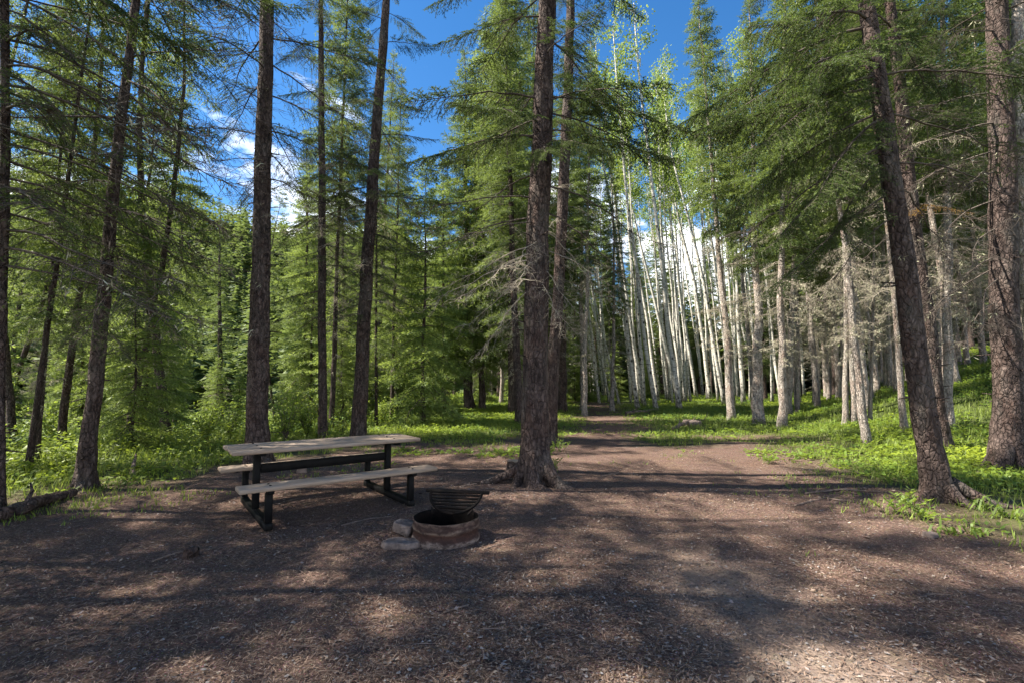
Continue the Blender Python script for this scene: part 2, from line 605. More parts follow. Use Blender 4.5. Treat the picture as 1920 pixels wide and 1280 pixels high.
def tag(o, label=None, cat=None, group=None, kind=None):
    if label: o['label'] = label
    if cat: o['category'] = cat
    if group: o['group'] = group
    if kind: o['kind'] = kind
    return o


def thing(name, loc, label, cat, group=None):
    o = bpy.data.objects.new(name, None)
    COL.objects.link(o)
    o.location = loc
    o.empty_display_size = 0.2
    return tag(o, label, cat, group)


# ------------------------------------------------------------------ branch templates
def curve_axis(L, n, droop, lift, rs, wig=0.03):
    s = np.linspace(0, 1, n)
    x = s * L
    z = L * (lift * s - droop * s ** 2 + 0.35 * droop * s ** 5)
    y = L * wig * np.cumsum(rs.randn(n)) / math.sqrt(n)
    y -= y[0]
    return np.stack([x, y, z], 1)


def live_branch(seed, L, dens=1.0, droop=0.30, lift=0.05, hang=0.3, m_needle=1):
    """detailed spruce bough: woody axis, side twigs, sub-twigs, needles"""
    rs = np.random.RandomState(seed)
    g = Geo()
    ax = curve_axis(L, 12, droop, lift, rs)
    add_tube(g, ax, np.linspace(0.0062 * L + 0.003, 0.002, 12), 5, 0, False)
    segA = []; segB = []
    step = 0.048
    nt = int(L / step)
    for i in range(nt):
        s = 0.10 + 0.90 * (i + rs.rand() * 0.7) / nt
        if s > 1: s = 1
        for side in (-1, 1):
            if rs.rand() < 0.12:
                continue
            k = s * 11; i0 = min(int(k), 10); fr = k - i0
            p = ax[i0] * (1 - fr) + ax[i0 + 1] * fr
            tdir = unit(ax[i0 + 1] - ax[i0])
            sd = np.array([-tdir[1], tdir[0], 0]) * side
            a = math.radians(rs.uniform(42, 68))
            d = unit(tdir * math.cos(a) + sd * math.sin(a) + np.array([0, 0, rs.uniform(-0.25, 0.15)]))
            l = (0.10 + 0.30 * L * (1 - s) ** 0.8 * (0.35 + 0.65 * min(1, s / 0.25))) * rs.uniform(0.55, 1.15)
            m = 5
            t = np.linspace(0, 1, m)
            tw = p + d * (t * l)[:, None]
            tw[:, 2] -= hang * l * t ** 2 * rs.uniform(0.4, 1.4)
            add_tube(g, tw, np.linspace(0.0045, 0.0018, m), 3, 0, False)
            start = 0.05 if s > 0.45 else 0.3
            ns = max(1, int(l / 0.042))
            for q in range(m - 1):
                if t[q] >= start or s > 0.6:
                    segA.append(tw[q]); segB.append(tw[q + 1])
            for j in range(ns):
                tt = start + (1 - start) * (j + rs.rand()) / ns
                kk = tt * (m - 1); q = min(int(kk), m - 2)
                pp = tw[q] + (tw[q + 1] - tw[q]) * (kk - q)
                td = unit(tw[q + 1] - tw[q])
                s2 = np.cross(td, [0, 0, 1]); s2 = unit(s2) * (1 if j % 2 else -1)
                aa = math.radians(rs.uniform(35, 60))
                dd = unit(td * math.cos(aa) + s2 * math.sin(aa) + np.array([0, 0, rs.uniform(-0.5, 0.15)]))
                ll = rs.uniform(0.05, 0.13) * (1.15 - 0.5 * tt)
                segA.append(pp); segB.append(pp + dd * ll)
    segA = np.array(segA); segB = np.array(segB)
    ln = np.linalg.norm(segB - segA, axis=1)
    keep = rs.rand(len(ln)) < min(1, dens)
    segA, segB, ln = segA[keep], segB[keep], ln[keep]
    cnt = np.maximum(2, (ln / 0.0042).astype(int))
    idx = np.repeat(np.arange(len(ln)), cnt)
    tt = rs.rand(len(idx))
    P = segA[idx] + (segB - segA)[idx] * tt[:, None]
    td = unit(segB - segA)[idx]
    rnd = unit(rs.randn(len(idx), 3))
    perp = unit(rnd - td * np.sum(rnd * td, 1)[:, None])
    perp[:, 2] = np.abs(perp[:, 2]) * 0.5 + perp[:, 2] * 0.5
    D = unit(td * 0.6 + perp * 0.85)
    Wd = unit(np.cross(D, rs.randn(len(idx), 3)))
    needles(g, P, D, Wd, rs.uniform(0.015, 0.024, len(idx)), 0.0075, 1)
    # the sub-twigs' own wood
    k = rs.rand(len(ln)) < 0.6
    A, B = segA[k], segB[k]
    w = unit(np.cross(B - A, rs.randn(len(A), 3)))
    V = np.stack([A - w * .0015, A + w * .0015, B], 1).reshape(-1, 3)
    g.add(V, np.arange(len(A) * 3).reshape(-1, 3), 0)
    return g


def dead_branch(seed, L, bushy=1.0, droop=0.25, lift=0.02, tuft=0.0, rad=1.0):
    rs = np.random.RandomState(seed)
    g = Geo()
    n = 9
    ax = curve_axis(L, n, droop, lift, rs, 0.09)
    ax[:, 2] += L * 0.02 * rs.randn(n) * np.linspace(0, 1, n)
    add_tube(g, ax, np.linspace(0.0052 * L + 0.003, 0.0018, n) * rad, 4, 0, False)
    nt = int(16 * L * bushy)
    for i in range(nt):
        s = 0.18 + 0.82 * rs.rand()
        k = s * (n - 1); i0 = min(int(k), n - 2); p = ax[i0] + (ax[i0 + 1] - ax[i0]) * (k - i0)
        td = unit(ax[i0 + 1] - ax[i0])
        sd = np.array([-td[1], td[0], 0]) * rs.choice([-1, 1])
        a = math.radians(rs.uniform(30, 70))
        d = unit(td * math.cos(a) + sd * math.sin(a) + np.array([0, 0, rs.uniform(-0.6, 0.25)]))
        l = L * rs.uniform(0.12, 0.42) * (1.15 - s * 0.7)
        t = np.linspace(0, 1, 4)
        tw = p + d * (t * l)[:, None]
        tw[:, 2] -= 0.25 * l * t ** 2 * rs.rand()
        tw[1:] += rs.randn(3, 3) * l * 0.05
        add_tube(g, tw, np.linspace(0.0034, 0.0014, 4) * rad, 3, 0, False)
        for j in range(rs.randint(1, 5)):
            q = rs.randint(1, 4)
            d2 = unit(td + rs.randn(3) * 0.7 + np.array([0, 0, -0.2]))
            l2 = l * rs.uniform(0.2, 0.5)
            tw2 = np.stack([tw[q], tw[q] + d2 * l2 * 0.5 + rs.randn(3) * 0.01, tw[q] + d2 * l2])
            add_tube(g, tw2, np.array([0.0026, 0.002, 0.0012]) * rad, 3, 0, False)
        if tuft and rs.rand() < tuft:
            kq = rs.randint(3, 8)
            P = tw[rs.randint(1, 4)] + rs.randn(kq, 3) * 0.02
            D = unit(rs.randn(kq, 3) + np.array([0, 0, -0.9]))
            blades(g, P, D, unit(np.cross(D, rs.randn(kq, 3))), rs.uniform(0.03, 0.08, kq), 0.012, 1)
    return g


def spray(seed, L, droop, lift, dens=1.0, blade=(0.07, 0.15), bw=(0.016, 0.029)):
    """lighter bough for trees further off: flat twig shapes"""
    rs = np.random.RandomState(seed)
    g = Geo()
    n = 8
    ax = curve_axis(L, n, droop, lift, rs, 0.05)
    add_tube(g, ax, np.linspace(0.009 * L + 0.004, 0.003, n), 3, 0, False)
    P = []; D = []; Ls = []
    nt = int(7 + 19 * L)
    for i in range(nt):
        s = 0.12 + 0.88 * (i + rs.rand()) / nt
        k = min(s, 0.999) * (n - 1); i0 = int(k); p = ax[i0] + (ax[i0 + 1] - ax[i0]) * (k - i0)
        td = unit(ax[i0 + 1] - ax[i0])
        for side in (-1, 1):
            if rs.rand() > dens:
                continue
            sd = np.array([-td[1], td[0], 0]) * side
            a = math.radians(rs.uniform(38, 70))
            d = unit(td * math.cos(a) + sd * math.sin(a) + np.array([0, 0, rs.uniform(-0.3, 0.2)]))
            l = (0.08 + 0.36 * L * (1 - s) ** 0.7 * (0.4 + 0.6 * min(1, s / 0.3))) * rs.uniform(0.5, 1.2)
            nb = max(2, int(l / 0.036))
            for j in range(nb):
                t = (j + rs.rand()) / nb
                pp = p + d * l * t + np.array([0, 0, -0.3 * l * t * t])
                dd = unit(d + rs.randn(3) * 0.55 + np.array([0, 0, -0.15]))
                P.append(pp); D.append(dd); Ls.append(rs.uniform(*blade) * (1.1 - 0.3 * t))
    for j in range(6):
        P.append(ax[-2]); D.append(unit(ax[-1] - ax[-2] + rs.randn(3) * 0.15)); Ls.append(rs.uniform(*blade))
    P = np.array(P); D = np.array(D)
    Wd = unit(np.cross(D, np.array([0, 0, 1.0]) [None, :] * 0.4 + rs.randn(len(P), 3) * 0.8))
    Wd = unit(np.cross(D, rs.randn(len(P), 3) + np.array([0, 0, 1.2])))
    blades(g, P, D, Wd, np.array(Ls), rs.uniform(bw[0], bw[1], len(P)), 1)
    return g


SPRAYS = {}
for L in (0.35, 0.6, 1.0, 1.5, 2.1):
    SPRAYS[L] = [spray(int(L * 100) + k, L, 0.24 + 0.1 * k / 3, 0.06, 0.85) for k in range(4)]
DEADS = {}
for L in (0.7, 1.2):
    DEADS[L] = [dead_branch(int(L * 100) + 50 + k, L, 1.6, 0.3, 0.0, 0.6, 0.85) for k in range(4)]


def mat_at(pos, az, el, sc, roll=0.0):
    return Matrix.Translation(pos) @ Matrix.Rotation(az, 4, 'Z') @ Matrix.Rotation(-el, 4, 'Y') @ Matrix.Rotation(roll, 4, 'X') @ Matrix.Scale(sc, 4)


# ------------------------------------------------------------------ spruce kinds for the forest
def spruce_kind(seed, H, zb, R, r0, dead_from, dead_n=3.0, gap=0.10, whorl=0.30, per=5, dens=1.0, needle='needle', bark='bark', dead_len=1.0, bend=0.0):
    """returns (trunk mesh, crown mesh, H, base radius)"""
    rs = np.random.RandomState(seed)
    n = 26
    t = np.linspace(0, 1, n) ** 1.25
    z = t * H
    ax = np.stack([bend * np.sin(t * PI) + 0.02 * np.cumsum(rs.randn(n)), 0.02 * np.cumsum(rs.randn(n)), z], 1)
    ax[0, :2] = 0
    rad = r0 * (1 - 0.93 * (z / H) ** 0.9) + r0 * 0.55 * np.exp(-z / 0.22)
    gt = Geo()
    add_tube(gt, ax + np.array([0, 0, -0.25]) * (z[:, None] == 0), rad, 12, 0, True, wob=0.16, seed=seed)

    def axis(zz):
        return np.array([np.interp(zz, z, ax[:, 0]), np.interp(zz, z, ax[:, 1]), zz])
    zz = dead_from
    while zz < zb + 0.4:
        for k in range(rs.poisson(dead_n)):
            l = dead_len * rs.uniform(0.3, 1.25) * (0.6 + 0.4 * min(1, (zz - dead_from) / 2))
            Lk = 0.7 if l < 0.9 else 1.2
            g = DEADS[Lk][rs.randint(4)]
            gt.merge(g, mat_at(axis(zz), rs.uniform(0, 2 * PI), math.radians(rs.uniform(-25, 12)), l / Lk, rs.uniform(-.5, .5)))
        zz += rs.uniform(0.18, 0.42)
    gc = Geo()
    zz = zb
    while zz < H - 0.15:
        q = (zz - zb) / (H - zb)
        r = R * (1 - q) ** 0.75 * (0.65 + 0.35 * min(1, q / 0.12)) + 0.12
        el = math.radians(-22 + 50 * q)
        a0 = rs.uniform(0, 2 * PI)
        m = per if q < 0.8 else 4
        for k in range(m):
            if rs.rand() < gap:
                continue
            l = r * rs.uniform(0.62, 1.12)
            Lk = min(SPRAYS, key=lambda x: abs(x - l))
            g = SPRAYS[Lk][rs.randint(4)]
            gc.merge(g, mat_at(axis(zz + rs.uniform(-.1, .1)), a0 + k * 2 * PI / m + rs.uniform(-.4, .4), el + rs.uniform(-.2, .2), l / Lk, rs.uniform(-.25, .25)))
        zz += whorl * rs.uniform(0.75, 1.25) * (1 - 0.35 * q)
    for k in range(3):
        gc.merge(SPRAYS[0.35][k], mat_at(axis(H - 0.2), k * 2.1, math.radians(65), 0.9))
    return gt, gc, H, r0, bark, needle


def finish_kind(k):
    gt, gc, H, r0, bark, needle = k
    # boughs merged after the stem: everything but the stem gets twig / lichen slots
    Fq = []
    for i, (f, mi) in enumerate(gt.Fq):
        Fq.append((f, mi if i == 0 else mi + 1))
    gt.Fq = Fq
    Ft = []
    for i, (f, mi) in enumerate(gt.Ft):
        Ft.append((f, mi if i == 0 else mi + 1))
    gt.Ft = Ft
    me_t = gt.mesh('trunk', [M[bark], M['twig'], M['lichen']], True)
    me_c = gc.mesh('crown', [M['twig_dark'], M[needle]])
    return dict(trunk=me_t, crown=me_c, H=H, r0=r0)


KIND = {}
KIND['tall'] = finish_kind(spruce_kind(1, 21, 8.0, 2.0, 0.19, 2.2, 3.0, whorl=0.34))
KIND['tall_b'] = finish_kind(spruce_kind(2, 23, 6.5, 2.3, 0.20, 1.8, 2.6, whorl=0.38, gap=0.2))
KIND['thin'] = finish_kind(spruce_kind(3, 19, 7.6, 1.45, 0.13, 2.6, 2.2, whorl=0.33, bark='bark_grey_lit', dead_len=1.1))
KIND['thin_b'] = finish_kind(spruce_kind(4, 17, 6.2, 1.35, 0.12, 2.3, 2.4, whorl=0.34, bark='bark_grey_lit', dead_len=1.25, bend=0.2))
KIND['full'] = finish_kind(spruce_kind(5, 16, 2.6, 2.3, 0.17, 0.9, 2.0, whorl=0.33, gap=0.12))
KIND['full_b'] = finish_kind(spruce_kind(6, 13, 1.8, 2.0, 0.14, 0.6, 2.0, whorl=0.30, needle='needle_bright'))
KIND['sparse'] = finish_kind(spruce_kind(7, 20, 4.5, 2.1, 0.17, 1.6, 2.2, whorl=0.48, gap=0.28))
KIND['airy'] = finish_kind(spruce_kind(12, 18, 4.5, 2.2, 0.10, 2.0, 1.5, whorl=0.52, gap=0.34, per=4, bend=1.1))
KIND['young'] = finish_kind(spruce_kind(8, 7, 0.5, 1.45, 0.075, 0.3, 1.0, whorl=0.24, needle='needle_bright'))
KIND['young_b'] = finish_kind(spruce_kind(9, 4.2, 0.3, 1.05, 0.05, 0.2, 1.0, whorl=0.20, needle='needle_bright'))
KIND['pole'] = finish_kind(spruce_kind(10, 9, 5.2, 0.7, 0.055, 0.8, 3.5, whorl=0.3, bark='bark_grey_lit', dead_len=0.7))


def place_spruce(kind, base, label, group=None, top_px=None, height=None, width=None, rz=None, name='spruce_tree', fat=1.0):
    """width: trunk width at the base in photo pixels; top_px: a photo point the trunk leans through"""
    K = KIND[kind]
    root = thing(name, base, label, 'tree', group)
    s = (height or K['H'] * random.uniform(0.88, 1.12)) / K['H']
    rz = random.uniform(0, 2 * PI) if rz is None else rz
    lean = Matrix.Identity(3)
    if top_px is not None:
        q = at_plane(top_px[0], top_px[1], base.y)
        d = (q - base).normalized()
        lean = Vector((0, 0, 1)).rotation_difference(d).to_matrix()
    else:
        lean = Matrix.Rotation(random.uniform(-0.035, 0.035), 3, 'X') @ Matrix.Rotation(random.uniform(-0.035, 0.035), 3, 'Y')
    root.rotation_euler = (lean @ Matrix.Rotation(rz, 3, 'Z')).to_euler()
    t = obj('trunk', K['trunk'], root)
    c = obj('crown', K['crown'], root)
    c.scale = (s * fat, s * fat, s)
    if width:
        dist = math.hypot(base.x, base.y)
        wr = width / F * base.y / 2 * base.y / dist
        t.scale = (wr / K['r0'], wr / K['r0'], s)
        t.scale = (max(0.5 * s, min(1.6 * s, wr / K['r0'])),) * 2 + (s,)
    else:
        t.scale = (s, s, s)
    return root

# ------------------------------------------------------------------ the ground: one sheet to the horizon
def build_ground():
    def axis(near, far, n):
        t = np.linspace(0, 1, n)
        k = 5.2
        return near * np.sinh(k * t) / math.sinh(k) * far / near
    xr = axis(1, 600, 190)
    xs = np.concatenate([-xr[:0:-1], xr])
    yf = axis(1, 700, 230)
    yb = axis(1, 300, 60)
    ys = np.concatenate([-yb[:0:-1], yf]) + 3.0
    X, Y = np.meshgrid(xs, ys)
    Z = gz(X, Y)
    nx, ny = len(xs), len(ys)
    i = np.arange(ny - 1)[:, None] * nx + np.arange(nx - 1)[None, :]
    q = np.stack([i, i + 1, i + nx + 1, i + nx], -1).reshape(-1, 4)
    d = np.hypot(X, Y)
    Z = Z + 0.018 * vnoise(X * 3.1, Y * 3.1) * (d < 25) + 0.010 * vnoise(X * 8, Y * 8) * (d < 12)
    g = Geo()
    g.add(np.stack([X, Y, Z], -1).reshape(-1, 3), q, 0)
    me = g.mesh('ground', [M['ground']], True)
    cv = np.clip(cover(X, Y) / (0.9 + 0.10 * d) + 0.25, 0, 1).ravel()
    a = me.attributes.new('cover', 'FLOAT', 'POINT'); a.data.foreach_set('value', cv.astype(np.float32))
    # worn sandy wheel track running into the foreground on the right
    p0 = at(1560, 1270); p1 = at(1270, 1040)
    ex, ey = p1.x - p0.x, p1.y - p0.y
    t = np.clip(((X - p0.x) * ex + (Y - p0.y) * ey) / (ex * ex + ey * ey), -1.5, 1.2)
    dd = np.hypot(X - p0.x - t * ex, Y - p0.y - t * ey)
    sandy = np.clip(1 - dd / 0.75 + 0.9 * vnoise(X * 1.3, Y * 1.3), 0, 1) * sst(1.4, 0.4, t)
    a = me.attributes.new('sandy', 'FLOAT', 'POINT'); a.data.foreach_set('value', sandy.ravel().astype(np.float32))
    return tag(obj('ground', me), 'brown dirt and needle litter floor of the campsite', 'ground', kind='structure')


build_ground()


# ------------------------------------------------------------------ undergrowth, grass, litter
def scatter(n, r0, r1, half, power=1.0, rs=RS):
    """random ground points in a wedge in front of the camera"""
    t = rs.rand(n) ** power
    r = r0 + (r1 - r0) * t
    a = rs.uniform(-half, half, n)
    return r * np.sin(a), r * np.cos(a)


def build_undergrowth():
    rs = np.random.RandomState(21)
    x, y = scatter(60000, 4.5, 62, math.radians(54), 1.25, rs)
    d = np.hypot(x, y)
    cv = cover(x, y)
    patch = vnoise(x * 0.5 + 40, y * 0.5) + 0.6 * vnoise(x * 1.5, y * 1.5 + 20)
    pr = np.clip(0.04 + (cv - 0.1) / (0.9 + 0.11 * d), 0, 1) * (cv > -0.15)
    pr = np.where((cv > -2.2) & (cv <= 0.3) & (d > 8) & (patch > 0.26) & (path_d(x, y) > 1.0), 0.35, pr)
    pr = pr * np.clip(np.where(x > 1, 0.46, 0.62) + 1.5 * patch, 0.05, 1) * (1 - 0.72 * sst(10.5, 7.5, d) * (x > 2))
    k = rs.rand(len(x)) < pr
    x, y, d, cv = x[k], y[k], d[k], cv[k]
    z = gz(x, y)
    n = len(x)
    tall = np.clip(0.35 + cv * 0.35, 0.3, 1.0) * rs.uniform(0.5, 1.3, n)
    left = sst(-2.0, -6.0, x) * sst(1.0, 3.5, cv)
    h = (0.14 + 0.31 * left) * tall
    g = Geo()
    nl = 12
    yel = np.clip(0.45 + 1.3 * vnoise(x * 0.35 + 5, y * 0.35 + 80) + rs.randn(n) * 0.2, 0, 1)
    tone = np.stack([0.72 + 0.50 * yel, 0.85 + 0.25 * yel, 0.85 - 0.35 * yel], -1) * rs.uniform(0.75, 1.15, (n, 1))
    for j in range(nl):
        a = rs.uniform(0, 2 * PI, n)
        hh = h * rs.uniform(0.25, 1.0, n)
        sp = (0.05 + 0.10 * rs.rand(n)) * (1 + d / 40)
        P = np.stack([x + np.cos(a) * sp, y + np.sin(a) * sp, z + hh], -1)
        D = unit(np.stack([np.cos(a), np.sin(a), rs.uniform(-0.35, 0.75, n)], -1))
        W = unit(np.stack([-np.sin(a), np.cos(a), rs.uniform(-0.5, 0.5, n)], -1))
        sz = rs.uniform(0.036, 0.080, n) * (1 + d / 38)
        blades(g, P, D, W, sz, sz * 0.62, 0, tone * rs.uniform(0.85, 1.1, (n, 1)))
    # stems
    P = np.stack([x, y, z - 0.02], -1)
    D = unit(np.stack([rs.randn(n) * 0.2, rs.randn(n) * 0.2, np.ones(n)], -1))
    blades(g, P, D, unit(rs.randn(n, 3)), h + 0.03, 0.010, 0, tone * 0.8)
    me = g.mesh('undergrowth', [M['herb']], tone=True)
    tag(obj('undergrowth', me), 'bright green leafy undergrowth carpeting the forest floor', 'undergrowth', kind='stuff')


def build_grass():
    rs = np.random.RandomState(22)
    x, y = scatter(52000, 4.2, 34, math.radians(54), 1.1, rs)
    cv = cover(x, y)
    patch = vnoise(x * 0.9 + 4, y * 0.9) + 0.7 * vnoise(x * 2.6, y * 2.6)
    pr = np.where(cv > 0.15, 0.75, np.clip(0.50 + cv * 0.22, 0, 1) * (patch > 0.12) * 1.6) * (1 - 0.55 * sst(10.5, 8.0, np.hypot(x, y)) * (x > 2))
    k = rs.rand(len(x)) < pr
    x, y, cv = x[k], y[k], cv[k]
    d = np.hypot(x, y)
    z = gz(x, y)
    n = len(x)
    g = Geo()
    tone = rs.uniform(0.7, 1.2, (n, 1)) * np.array([1, 1, 1.0])
    h = rs.uniform(0.08, 0.24, n) * np.clip(0.6 + cv * 0.3, 0.45, 1.3)
    for j in range(4):
        a = rs.uniform(0, 2 * PI, n)
        P = np.stack([x + rs.randn(n) * 0.03, y + rs.randn(n) * 0.03, z - 0.01], -1)
        le = rs.uniform(0.2, 0.9, n)
        D = unit(np.stack([np.cos(a) * le, np.sin(a) * le, np.ones(n)], -1))
        W = unit(np.stack([-np.sin(a), np.cos(a), np.zeros(n)], -1))
        blades(g, P, D, W, h * rs.uniform(0.6, 1.2, n), 0.008 * (1 + d / 18), 0, tone, 0.35)
    me = g.mesh('grass', [M['grass']], tone=True)
    tag(obj('grass', me), 'thin green grass growing along the edges of the dirt clearing', 'grass', kind='stuff')


LIT = np.array([(0.30, 0.19, 0.13), (0.22, 0.14, 0.10), (0.42, 0.31, 0.23), (0.12, 0.08, 0.065), (0.34, 0.28, 0.25), (0.17, 0.11, 0.085), (0.50, 0.41, 0.32)])
PEB = np.array([(0.27, 0.235, 0.22), (0.36, 0.32, 0.30), (0.20, 0.17, 0.16), (0.31, 0.25, 0.22), (0.13, 0.11, 0.10), (0.46, 0.42, 0.39)])


def build_litter():
    rs = np.random.RandomState(23)
    # bark chips and dry bits
    x, y = scatter(120000, 1.7, 16, math.radians(56), 1.35, rs)
    k = (cover(x, y) < 0.3) & (rs.rand(len(x)) < np.clip(0.5 + 1.2 * vnoise(x * 0.8 + 60, y * 0.8) + 1.2 * vnoise(x * 2.4, y * 2.4 + 13), 0.05, 1))
    x, y = x[k], y[k]
    n = len(x); z = gz(x, y)
    a = rs.uniform(0, 2 * PI, n); tl = rs.randn(n) * 0.25
    D = unit(np.stack([np.cos(a), np.sin(a), tl], -1))
    W = unit(np.stack([-np.sin(a), np.cos(a), rs.randn(n) * 0.35], -1))
    L = 0.012 + 0.030 * rs.rand(n) ** 2.5
    big = rs.rand(n) < 0.02
    L = np.where(big, L * 2.0, L)
    P = np.stack([x, y, z + 0.008 + 0.008 * rs.rand(n)], -1) - D * L[:, None] * 0.5
    wd = L * rs.uniform(0.15, 0.6, n)
    g = Geo()
    blades(g, P, D, W, L, wd, 0, LIT[rs.randint(0, len(LIT), n)] * np.array([0.56, 0.56, 0.58]) * rs.uniform(0.5, 1.2, (n, 1)), 0.5)
    # small broken twigs
    xt, yt = scatter(1500, 1.8, 14, math.radians(56), 1.2, rs)
    kt = cover(xt, yt) < 0.2
    xt, yt = xt[kt], yt[kt]; nt_ = len(xt); at_ = rs.uniform(0, 2 * PI, nt_); lt_ = rs.uniform(0.05, 0.20, nt_)
    Dt = unit(np.stack([np.cos(at_), np.sin(at_), rs.randn(nt_) * 0.08], -1)); Wt = unit(np.stack([-np.sin(at_), np.cos(at_), rs.randn(nt_) * .3], -1))
    blades(g, np.stack([xt, yt, gz(xt, yt) + 0.016], -1), Dt, Wt, lt_, rs.uniform(0.004, 0.009, nt_), 0, np.array([(0.16, 0.11, 0.085)]) * rs.uniform(0.4, 1.7, (nt_, 1)), 0.3)
    # fine needles
    x, y = scatter(110000, 1.7, 11, math.radians(56), 1.4, rs)
    k = cover(x, y) < 0.3
    x, y = x[k], y[k]
    n = len(x); z = gz(x, y); a = rs.uniform(0, 2 * PI, n)
    D = unit(np.stack([np.cos(a), np.sin(a), rs.randn(n) * 0.2], -1))
    W = unit(np.stack([-np.sin(a), np.cos(a), rs.randn(n) * 0.2], -1))
    blades(g, np.stack([x, y, z + 0.012], -1), D, W, rs.uniform(0.02, 0.06, n), 0.0045, 0,
           np.array([(0.19, 0.135, 0.10)]) * rs.uniform(0.5, 1.5, (n, 1)), 0.5)
    me = g.mesh('leaf_litter', [M['litter']], tone=True)
    tag(obj('leaf_litter', me), 'bark chips and dry needles strewn over the dirt', 'litter', kind='stuff')

    # pebbles
    x, y = scatter(70000, 1.7, 13, math.radians(56), 1.6, rs)
    k = (cover(x, y) < 0.2) & (rs.rand(len(x)) < np.clip(0.5 + 1.2 * vnoise(x * 0.6 + 10, y * 0.6 + 30), 0.1, 1))
    x, y = x[k], y[k]
    n = len(x); z = gz(x, y)
    r = 0.003 + 0.010 * rs.rand(n) ** 4
    oct_v = np.array([(1, 0, 0), (.4, .9, .1), (-.6, .75, 0), (-1, -.1, .05), (-.3, -.95, 0), (.7, -.8, .1), (.1, .1, .75)])
    oct_f = np.array([(6, 0, 1), (6, 1, 2), (6, 2, 3), (6, 3, 4), (6, 4, 5), (6, 5, 0)])
    a = rs.uniform(0, 2 * PI, n)
    ca, sa = np.cos(a)[:, None], np.sin(a)[:, None]
    vx = oct_v[None, :, 0] * ca - oct_v[None, :, 1] * sa
    vy = oct_v[None, :, 0] * sa + oct_v[None, :, 1] * ca
    vz = np.broadcast_to(oct_v[None, :, 2], vx.shape)
    sc = r[:, None] * (1 + 0.3 * rs.randn(n, 7))
    V = np.stack([x[:, None] + vx * sc, y[:, None] + vy * sc, z[:, None] + 0.006 + vz * sc * 0.8], -1).reshape(-1, 3)
    f = (np.arange(n)[:, None, None] * 7 + oct_f[None]).reshape(-1, 3)
    tn = np.repeat(PEB[rs.randint(0, len(PEB), n)] * 0.58 * rs.uniform(0.5, 1.15, (n, 1)), 6, 0)
    g = Geo(); g.add(V, f, 0, tn)
    me = g.mesh('gravel', [M['litter']], tone=True)
    tag(obj('gravel', me), 'small grey pebbles pressed into the dirt', 'gravel', kind='stuff')


build_undergrowth()
build_grass()
build_litter()

# ------------------------------------------------------------------ near trees, bough by bough
LIVE = [('live', live_branch(300 + k, 2.2, 1.0, 0.34, 0.05, 0.35)) for k in range(3)]
LUSH = [('lush', live_branch(320 + k, 2.6, 1.0, 0.42, 0.02, 0.55)) for k in range(2)]
THIN = [('thin', live_branch(340 + k, 2.2, 0.34, 0.36, 0.03, 0.45)) for k in range(3)]
BARE = [('bare', dead_branch(360 + k, 1.8, 1.0, 0.32, 0.0, 0.2, 1.0)) for k in range(4)]
BR = {}
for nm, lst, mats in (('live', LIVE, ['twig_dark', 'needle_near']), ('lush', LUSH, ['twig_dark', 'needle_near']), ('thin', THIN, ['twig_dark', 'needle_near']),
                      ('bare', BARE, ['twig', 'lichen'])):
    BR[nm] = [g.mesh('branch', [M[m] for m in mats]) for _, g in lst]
BR['dark'] = [g.mesh('branch', [M['twig_dark'], M['lichen']]) for _, g in BARE]
BLEN = dict(live=2.2, lush=2.6, thin=2.2, bare=1.8, dark=1.8)


